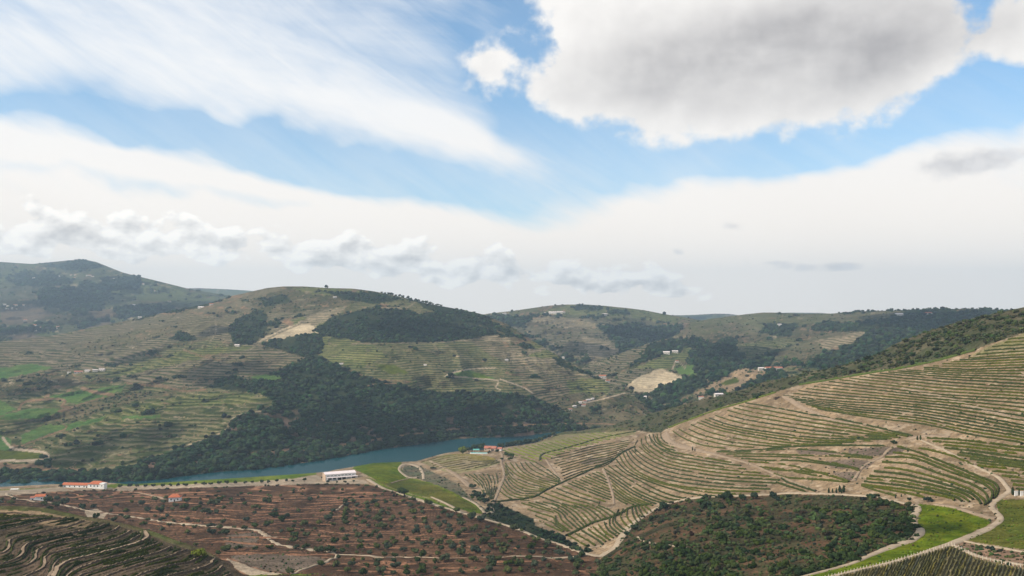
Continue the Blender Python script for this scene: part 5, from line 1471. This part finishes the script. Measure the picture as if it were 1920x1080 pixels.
# cypresses
def cypress_mesh():
    rr = np.random.default_rng(8)
    Vs, Fs, off = [], [], 0
    zs = np.linspace(0.02, 1, 9); ra = np.array([.06, .13, .15, .15, .14, .12, .09, .05, .005])
    ring = np.array([[(ra[i] * rr.uniform(.8, 1.2) * math.cos(a), ra[i] * rr.uniform(.8, 1.2) * math.sin(a), zs[i]) for a in np.linspace(0, 2 * math.pi, 9)[:-1]] for i in range(9)])
    V = ring.reshape(-1, 3); Fa = []
    for i in range(8):
        for j in range(8):
            a, b, c, d = i * 8 + j, i * 8 + (j + 1) % 8, (i + 1) * 8 + (j + 1) % 8, (i + 1) * 8 + j
            Fa += [[a, b, c], [a, c, d]]
    Vs.append(V); Fs.append(np.array(Fa)); off = len(V)
    for k in range(90):
        z = rr.uniform(.05, .95); a = rr.uniform(0, 6.28); q = np.interp(z, zs, ra) * rr.uniform(.9, 1.25)
        o = np.array([q * math.cos(a), q * math.sin(a), z]); t = np.array([-math.sin(a), math.cos(a), 0]) * .03
        Vs.append(np.array([o - t, o + t, o + [0, 0, .09]])); Fs.append(np.array([[0, 1, 2]]) + off); off += 3
    return mesh_np("cypress", np.vstack(Vs), np.vstack(Fs), M_DARK)
ME_CYP = cypress_mesh()
def cypress(x, y, hgt, label, group):
    o = link("cypress", ME_CYP); o.location = put(near, x, y) - Vector((0, 0, .1)); o.scale = (hgt * 1.15, hgt * 1.15, hgt); o.rotation_euler = (0, 0, random.uniform(0, 6))
    o['label'] = label; o['category'] = "cypress"; o['group'] = group
for x, y, hh in [(1554, 925, 4.4), (1561, 924, 3.4), (1568, 924.5, 3.8), (1574.5, 923, 5.4), (1582, 923, 5.4), (1578, 925, 3.6)]:
    cypress(x, y, hh, "slim cypress in the little row above the scrub hollow", "cypresses above the hollow")
for x, y, hh in [(1298.5, 845, 5.2), (1303, 846, 3.8)]:
    cypress(x, y, hh, "slim dark cypress by the pale path amid the vineyard", "cypress pair in the vineyard")
for x, y, hh in [(1720, 825, 4.0), (1726, 825.5, 4.4)]:
    cypress(x, y, hh, "slim dark cypress at the bare top of the sloping road", "cypress pair at the road top")
for x, y, hh in [(1899, 928, 5.2), (1911, 928, 3.6)]:
    cypress(x, y, hh, "dark cypress beside the white gate walls at the right edge", "cypresses at the gate")
for x, y, hh in [(1679, 934, 2.6), (1690, 932, 2.4)]:
    cypress(x, y, hh, "stubby cypress at the end of the lowest vine rows", "stubby cypresses at the row ends")
# shrubs of the scrub hollow: the largest 300 one by one, the rest as undergrowth
sx, sy = spots(near, ['bush'], 85, 640, x0=1100, x1=1800, y0=930, y1=1122)
dens = fbm(sx / 60, sy / 34, 3, 24) + .12 * sstep(sx, 1520, 1640) + .10 * sstep(sy, 1000, 1070) + .07 * (1 - sstep(sx, 1290, 1430)) - .10 * np.exp(-((sx - 1500) / 60) ** 2 - ((sy - 965) / 25) ** 2) - .09 * np.exp(-((sx - 1560) / 45) ** 2 - ((sy - 1025) / 14) ** 2)
m = dens > .365
sx, sy, dens = sx[m], sy[m], dens[m]
sz = np.random.default_rng(3).uniform(2.4, 6.6, len(sx)) * (.75 + 1.2 * np.clip(dens - .38, 0, .3))
P = near.at(sx, sy)
order = np.argsort(-(sz / P[:, 1]))
#print("shrubs", len(order))
for k in order[:300]:
    o = link("shrub", random.choice(ME_SHRUB)); o.location = Vector(P[k]) - Vector((0, 0, .15)); s = sz[k] / 2
    o.scale = (s * random.uniform(.9, 1.2), s * random.uniform(.9, 1.2), s * random.uniform(.85, 1.3)); o.rotation_euler = (0, 0, random.uniform(0, 6.28))
    o['label'] = "dark green shrub in the scrub filled hollow at the bottom right"; o['category'] = "shrub"; o['group'] = "shrubs of the hollow"
if len(order) > 300:
    scatter_mesh("undergrowth", P[order[300:]] - [0, 0, .1], sz[order[300:]] / 2, P_BUSH, M_SCRUB, 31)

# ------------------------------------------------------------------ houses
def boxv(x0, x1, y0, y1, z0, z1):
    V = [(x, y, z) for x in (x0, x1) for y in (y0, y1) for z in (z0, z1)]
    return V, [(0, 1, 3, 2), (4, 6, 7, 5), (0, 4, 5, 1), (2, 3, 7, 6), (0, 2, 6, 4), (1, 5, 7, 3)]
def part_box(name, parent, b, mat, label=None):
    V, Fa = boxv(*b)
    o = mesh_obj(name, V, Fa, mat, parent=parent)
    if label: o['label'] = label
    return o
def gable(name, parent, x0, x1, y0, y1, z, rise, mat, over=.4, axis='x', thick=.25):
    """gable roof with thickness, ridge along x or y"""
    x0, x1, y0, y1 = x0 - over, x1 + over, y0 - over, y1 + over
    if axis == 'x':
        ym = (y0 + y1) / 2
        pr = [(y0, z), (ym, z + rise), (y1, z), (y1, z - thick), (ym, z + rise - thick), (y0, z - thick)]
        V = [(x, q[0], q[1]) for x in (x0, x1) for q in pr]
    else:
        xm = (x0 + x1) / 2
        pr = [(x0, z), (xm, z + rise), (x1, z), (x1, z - thick), (xm, z + rise - thick), (x0, z - thick)]
        V = [(q[0], y, q[1]) for y in (y0, y1) for q in pr]
    bm = bmesh.new()
    vs = [bm.verts.new(v) for v in V]
    for i in range(6):
        bm.faces.new((vs[i], vs[(i + 1) % 6], vs[6 + (i + 1) % 6], vs[6 + i]))
    for o_ in (0, 6):
        bm.faces.new((vs[o_], vs[o_ + 1], vs[o_ + 4], vs[o_ + 5])); bm.faces.new((vs[o_ + 1], vs[o_ + 2], vs[o_ + 3], vs[o_ + 4]))
    bmesh.ops.recalc_face_normals(bm, faces=bm.faces)
    me = bpy.data.meshes.new(name); bm.to_mesh(me); bm.free(); me.materials.append(mat)
    return link(name, me, parent)
def hip(name, parent, x0, x1, y0, y1, z, rise, mat, over=.5):
    x0, x1, y0, y1 = x0 - over, x1 + over, y0 - over, y1 + over
    k = min((x1 - x0), (y1 - y0)) * .42
    V = [(x0, y0, z), (x1, y0, z), (x1, y1, z), (x0, y1, z)]
    if x1 - x0 >= y1 - y0: V += [(x0 + k, (y0 + y1) / 2, z + rise), (x1 - k, (y0 + y1) / 2, z + rise)]
    else: V += [((x0 + x1) / 2, y0 + k, z + rise), ((x0 + x1) / 2, y1 - k, z + rise)]
    V += [(x, y, z - .25) for x, y, _ in V[:4]]
    bm = bmesh.new(); vs = [bm.verts.new(v) for v in V]
    if x1 - x0 >= y1 - y0: fs = [(0, 1, 5, 4), (1, 2, 5), (2, 3, 4, 5), (3, 0, 4)]
    else: fs = [(0, 1, 4), (1, 2, 5, 4), (2, 3, 5), (3, 0, 4, 5)]
    fs += [(6, 7, 1, 0), (7, 8, 2, 1), (8, 9, 3, 2), (9, 6, 0, 3), (9, 8, 7, 6)]
    for f in fs: bm.faces.new([vs[i] for i in f])
    bmesh.ops.recalc_face_normals(bm, faces=bm.faces)
    me = bpy.data.meshes.new(name); bm.to_mesh(me); bm.free(); me.materials.append(mat)
    return link(name, me, parent)
def root_at(name, h, px, py, rot, label, cat, group=None, dz=0.0):
    o = bpy.data.objects.new(name, None); COL.objects.link(o); o.empty_display_size = 1
    o.location = put(h, px, py) + Vector((0, 0, dz)); o.rotation_euler = (0, 0, rad(rot)); o['label'] = label; o['category'] = cat
    if group: o['group'] = group
    return o
def opening(parent, x, z, w, hh, y, name="window", mat=None, frame=True):
    f = part_box(name, parent, (x - w / 2, x + w / 2, y - .06, y + .1, z, z + hh), mat or M_GLASS)
    return f
# the white winery; local x runs along the front, -y faces the camera
t = root_at("winery", near, 639, 899.5, 24, "large white winery with pale flat roof on the plateau by the river", "winery", dz=0)
part_box("wall", t, (-21, 21, 0, 20, -3, 8.3), M_WHITE)
part_box("end_wall", t, (-21.12, -20.9, -.05, 20.05, -3, 8.5), M_TAN, "tan end wall")
gable("roof", t, -21.4, 21.2, -.2, 20, 8.6, 1.9, M_PALEROOF, .5)
part_box("upper_facade", t, (-20.8, 21.1, -.35, 0.02, 5.0, 8.2), M_WHITE)
gable("porch_roof", t, -19.5, 22.5, -3.6, -.4, 4.3, .5, M_PALEROOF, .2)
for x in (-19, -12.4, -5.8, .8, 7.4, 14, 21.8):
    part_box("pillar", t, (x - .45, x + .45, -3.6, -2.9, -2, 4.2), M_WHITE)
for x, w, nm in ((-15, 5.0, "window"), (-9, 4.2, "window"), (-1.6, 5.0, "door"), (4.1, 5.4, "door"), (17.5, 5.0, "window")):
    part_box(nm, t, (x - w / 2, x + w / 2, -.12, .06, .1 if nm == "door" else 1.0, 3.7), M_DOOR if nm == "door" else M_GLASS)
for x in (-17.5, -12.5, -7.5, -2.5, 2.5, 7.5, 12.5, 17.5):
    part_box("upper_window", t, (x - 1.6, x + 1.6, -.42, -.33, 6.0, 6.8), M_GLASS)
for k, (x, w) in enumerate([(665.5, 0)]):
    pass
# long house with tower
t = root_at("long_house", near, 150, 915, -6, "long white house with red tile roofs and a square tower beside the plateau road", "house")
part_box("wall", t, (-26, 12, 0, 9, -3, 4.0), M_WHITE)
gable("roof", t, -26, 12, 0, 9, 4.1, 2.4, M_TILE, .7)
part_box("main_wall", t, (12.1, 33, -1.5, 11, -4, 6.0), M_WHITE)
hip("main_roof", t, 12, 33, -1.5, 11, 6.1, 3.4, M_TILE, .8)
tw = part_box("tower", t, (31.2, 37.6, -4.5, 2, -8, 7.4), M_WHITE)
part_box("tower_cap", tw, (30.9, 37.9, -4.8, 2.3, 7.42, 7.8), M_WHITE)
part_box("tower_window", tw, (33.8, 35.0, -4.58, -4.4, 3.6, 5.4), M_GLASS)
for x in (-22, -15, -8, -1, 6):
    part_box("window", t, (x - .8, x + .8, -.08, .05, 1.2, 3.0), M_GLASS)
part_box("door", t, (9.0, 10.6, -.08, .05, 0, 2.6), M_DOOR)
for x in (16.5, 21.5, 26.5):
    part_box("window", t, (x - .9, x + .9, -1.58, -1.4, 2.4, 4.4), M_GLASS)
# small houses on the red slope
t = root_at("cottage", near, 327, 941, 10, "small white cottage with hipped red roof alone among olive trees", "cottage")
part_box("wall", t, (-6.3, 6.3, 0, 9, -2, 5.2), M_WHITE)
hip("roof", t, -6.3, 6.3, 0, 9, 5.3, 3.2, M_TILE, .7)
for x in (-3.6, 3.6): part_box("window", t, (x - .7, x + .7, -.08, .05, 1.9, 3.6), M_GLASS)
part_box("door", t, (-.7, .7, -.08, .05, 0, 2.6), M_DOOR)
t = root_at("cottage", near, 70, 939, 12, "small white cottage with red roof and lower annex beside the pale track", "cottage")
part_box("wall", t, (-2.5, 7.6, 0, 7, -2, 4.6), M_WHITE)
gable("roof", t, -2.5, 7.6, 0, 7, 4.7, 2.0, M_TILE, .5)
part_box("annex_wall", t, (-7.6, -2.6, .5, 6, -2, 3.4), M_WHITE)
gable("annex_roof", t, -7.6, -2.8, .5, 6, 3.5, 1.2, M_TILE2, .3)
part_box("window", t, (3.6, 5.0, -.08, .05, 1.6, 3.0), M_GLASS)
part_box("door", t, (-5.6, -4.4, .42, .55, 0, 2.3), M_DOOR)
# white canopy beside the road at the left edge
t = root_at("canopy", near, 28, 920.5, 4, "flat white canopy on thin posts beside the plateau road at the left", "canopy")
gable("roof", t, -5, 5, -2, 2, 2.6, .5, M_WHITE, .1)
for x in (-4.7, 4.7):
    for yy in (-1.8, 1.8): part_box("post", t, (x - .08, x + .08, yy - .08, yy + .08, -.5, 2.5), M_WHITE)
# river house, pool and pavilion
t = root_at("river_house", near, 921, 845.5, -14, "rambling house with faded red roofs among dark trees on the river bank", "house")
part_box("wall", t, (-13, 8, 0, 10, -3, 4.6), M_TAN)
gable("roof", t, -13, 8, 0, 10, 4.7, 3.4, M_TILE2, .6)
part_box("wing_wall", t, (8.1, 18, 2, 11, -3, 3.6), M_WHITE)
gable("wing_roof", t, 8.2, 18, 2, 11, 3.7, 2.6, M_TILE2, .5)
part_box("cross_wall", t, (-6, 1, -4, -.1, -3, 4.2), M_TAN)
gable("cross_roof", t, -6, 1, -4, 0.2, 4.3, 2.4, M_TILE, .5, 'y')
for x in (-10, 4): part_box("window", t, (x - .7, x + .7, -.08, .05, 1.4, 3.2), M_GLASS)
part_box("door", t, (-3.2, -1.8, -4.08, -3.95, 0, 2.4), M_DOOR)
t = root_at("swimming_pool", near, 898, 850.2, -6, "long turquoise swimming pool with pale rim beside the river house", "pool", dz=.9)
part_box("rim", t, (-15, 15, -4.5, 4.5, -2.5, .0), M_WHITE)
part_box("water", t, (-14, 14, -3.6, 3.6, .005, .05), M_POOL)
t = root_at("pavilion", near, 893, 846.5, -6, "garden pavilion with a pale teal roof behind the turquoise pool", "pavilion")
gable("roof", t, -5.5, 5.5, -3, 3, 3.0, 1.6, M_TEAL, .3)
for x in (-5, 5):
    for yy in (-2.6, 2.6): part_box("post", t, (x - .15, x + .15, yy - .15, yy + .15, -1, 3), M_WHITE)
# gate walls at the right edge and the stone ruin on the crest
for k, (x, y, w) in enumerate([(1905.5, 929.5, 2.2), (1916, 930, 2.0), (1926, 930.5, 2.0)]):
    o = root_at("gate_wall", near, x, y, 5, ["white wall pier beside the tall cypress at the right edge", "second white wall pier in front of the short cypress", "white wall pier farthest right by the green meadow"][k], "wall", "white gate walls")
    part_box("wall", o, (-w / 2, w / 2, -.2, .2, -.5, 2.6), M_WHITE); part_box("coping", o, (-w / 2 - .1, w / 2 + .1, -.3, .3, 2.6, 2.8), M_WHITE)
t = root_at("stone_hut", near, 1458, 748, 15, "ruined pale stone hut on the crest where the vine rows meet the scrub", "hut")
part_box("wall", t, (-3.4, 3.4, 0, .5, -1, 2.6), M_STONE); part_box("wall", t, (-3.4, -2.9, .5, 4, -1, 2.0), M_STONE); part_box("wall", t, (2.9, 3.4, .5, 4, -1, 3.0), M_STONE)
# far houses: wall and roof each
M_AGED = paint_mat("aged_plaster", (.56, .52, .46), (.44, .40, .35), 0.3)
def far_house(h, px, py, w, d, hh, rot, label, group=None, roof='tile', cat="house"):
    w, d, hh = w * .85, d * .85, hh * .85
    t = root_at("farmhouse", h, px, py, rot, label, cat, group)
    part_box("wall", t, (-w / 2, w / 2, 0, d, -2, hh), M_AGED)
    gable("roof", t, -w / 2, w / 2, 0, d, hh + .1, d * .2, {'tile': M_TILE, 'white': M_PALEROOF, 'old': M_TILE2}[roof], .4)
    if w > 14:
        for x in np.linspace(-w / 2 + 2.5, w / 2 - 2.5, 3): part_box("window", t, (x - .8, x + .8, -.08, .05, 1.2, 3.2), M_GLASS)
for k, (x, y, w, hh, rf, lb) in enumerate([
    (444, 650, 17, 6, 'white', "white house standing alone above the striped vineyard on the far hill"),
    (129, 701, 10, 5, 'white', "small pale house left of the white farm cluster across the river"),
    (147, 700, 24, 5, 'old', "long low farm building in the cluster of white farm houses"),
    (163, 698, 15, 6, 'white', "tall white house in the middle of the farm cluster"),
    (178, 697, 14, 6, 'white', "white gabled house near the right of the farm cluster"),
    (190, 696, 18, 6, 'white', "broad white barn at the right end of the farm cluster"),
    (262, 597, 16, 7, 'white', "white house on the left shoulder below the distant ridge"),
    (376, 578, 28, 6, 'white', "long white house on the upper left shoulder of the far hill"),
    (396, 572, 20, 6, 'tile', "white house with red roof just above the long shoulder house"),
    (628, 559, 14, 5, 'white', "tiny white house just below the summit of the far hill"),
    (1130, 706, 22, 8, 'tile', "white house at the foot of the ridge in the side valley"),
    (1140, 716, 14, 6, 'tile', "house with red roof just below the ridge foot house"),
    (1056, 660, 8, 5, 'white', "tiny hut on the green strip under the right shoulder"),
    (950, 677, 10, 5, 'white', "small white hut in the pale terraces of the far hill"),
    (797, 686, 8, 4, 'white', "tiny white hut in the olive green terraces"),
    (640, 684, 10, 4, 'white', "small pale hut at the upper edge of the riverside wood")]):
    far_house(across, x, y, w, w * .5, hh, -8 + (k * 13) % 30, lb, None, rf)
for k, (x, y) in enumerate([(1088, 757), (1097, 755), (1104, 752), (1070, 770), (1078, 764), (1094, 762), (1112, 750)]):
    far_house(across, x, y, 9 + k % 3 * 2, 7, 4.5, k * 17 % 40, "small pale house of the hamlet below the terraces", "houses of the stony hamlet", 'old' if k % 2 else 'white')
for k, (x, y, w, hh, rf, lb) in enumerate([
    (1249, 664, 26, 8, 'white', "white farmhouse left of its twin on the green spur in the side valley"),
    (1266, 662, 22, 8, 'white', "white farmhouse right of its twin on the green spur in the side valley"),
    (1270, 680, 10, 7, 'tile', "small chapel like house below the twin farmhouses"),
    (1206, 748, 20, 7, 'white', "white house at the lower edge of the ravine below the pale field"),
    (1429, 695, 20, 8, 'white', "white house at the left of the estate above the ridge scrub"),
    (1443, 695, 24, 9, 'tile', "white estate house with red roof beside the white one"),
    (1458, 694, 30, 7, 'old', "long red roofed barn at the right of the estate"),
    (1349, 744, 22, 7, 'white', "long white shed low in the side valley beside the scrub ridge"),
    (1315, 748, 14, 6, 'old', "small stone house left of the long white shed"),
    (1687, 592, 36, 8, 'white', "pale house below the skyline trees of the far right hill"),
    (1742, 590, 34, 8, 'old', "second pale house below the skyline trees of the far right hill"),
    (1462, 611, 18, 8, 'white', "pale house on the dry slope of the far right hill")]):
    far_house(mid_right, x, y, w, w * .5, hh, -12 + (k * 11) % 28, lb, None, rf)
for k, (x, y, w, rf, lb) in enumerate([
    (1036, 589, 46, 'white', "largest white building of the estate on the far terraced hill"),
    (1050, 588, 34, 'white', "white building right of the largest one on the far terraced hill"),
    (1057, 587, 20, 'old', "small house at the right end of the far hilltop estate"),
    (1024, 590, 18, 'white', "small white house at the left end of the far hilltop estate"),
    (1135, 592, 30, 'white', "pale house alone right of the far hilltop estate"),
    (946, 591, 28, 'white', "pale house low on the left end of the far terraced hill")]):
    far_house(mid_far, x, y, w, w * .45, 11, -6 + k * 7, lb, None, rf)
vr = np.random.default_rng(2)
vil = [(12 + vr.uniform(-14, 40), vr.uniform(572, 583)) for _ in range(8)] + [(vr.uniform(40, 110), vr.uniform(600, 622)) for _ in range(7)] + [(vr.uniform(30, 190), vr.uniform(512, 524)) for _ in range(8)] + [(vr.uniform(200, 330), vr.uniform(522, 575)) for _ in range(5)]
for k, (x, y) in enumerate(vil):
    far_house(far_left, x, y, vr.uniform(14, 26), vr.uniform(10, 14), vr.uniform(6, 9), vr.uniform(-30, 30), "tiny pale village house on the distant left ridge", "village houses on the distant ridge", ['white', 'tile', 'old'][k % 3])

# ------------------------------------------------------------------ unseen cumulus added towards the sun, placed so their shadows dapple the hills
def shade_cloud_mesh():
    m, n, p = new_mat("shade_cloud_white")
    p.inputs['Base Color'].default_value = (.9, .9, .9, 1); p.inputs['Roughness'].default_value = 1
    shaded_spots = [(across, 170, 850, 45, 120), (across, 395, 690, 80, 190), (across, 250, 672, 90, 130), (across, 400, 622, 60, 130), (across, 300, 815, 40, 90), (across, 90, 725, 70, 110), (across, 480, 690, 40, 100),
           (across, 660, 790, 110, 160), (across, 900, 800, 90, 110), (across, 780, 620, 140, 170), (mid_far, 1080, 650, 90, 240), (mid_far, 1200, 630, 160, 240), (mid_right, 1380, 665, 140, 220), (mid_right, 1700, 605, 260, 380),
           (far_left, 150, 560, 260, 420), (far_left, 320, 570, 200, 400), (near, 1768, 992, 18, 26)]
    rr = np.random.default_rng(14)
    Vs, Fs, off = [], [], 0
    H = 1750.0
    for h, px, py, rx, ry in shaded_spots:
        g = np.array(put(h, px, py)); t = (H - g[2]) / sv[2]
        c = g + np.array(sv) * t
        for k in range(9):
            V, Fa = ICO2
            o = np.array([rr.normal(0, .42) * rx, rr.normal(0, .42) * ry, rr.uniform(0, .18) * rx])
            s = rr.uniform(.30, .62)
            V = V * (1 + .25 * rr.uniform(-1, 1, (len(V), 1))) * np.array([rx * s, ry * s, min(rx, ry) * s * .4])
            Vs.append(V + c + o); Fs.append(Fa + off); off += len(V)
    me = mesh_np("shade_clouds", np.vstack(Vs), np.vstack(Fs), m, True)
    link("shade_clouds", me, kind='stuff')
shade_cloud_mesh()

# ------------------------------------------------------------------ trees of one row are told apart by their place in it
by = {}
for o in COL.objects:
    if o.parent is None and o.get('group') and o.get('category') in ('tree', 'bush', 'cypress', 'house'):
        by.setdefault((o['group'], o['label']), []).append(o)
for (gname, lab), os_ in by.items():
    if 1 < len(os_) <= 50:
        os_.sort(key=lambda o: o.location.x / o.location.y)
        for k, o in enumerate(os_):
            o['label'] = nth(k) + " from the left, " + lab
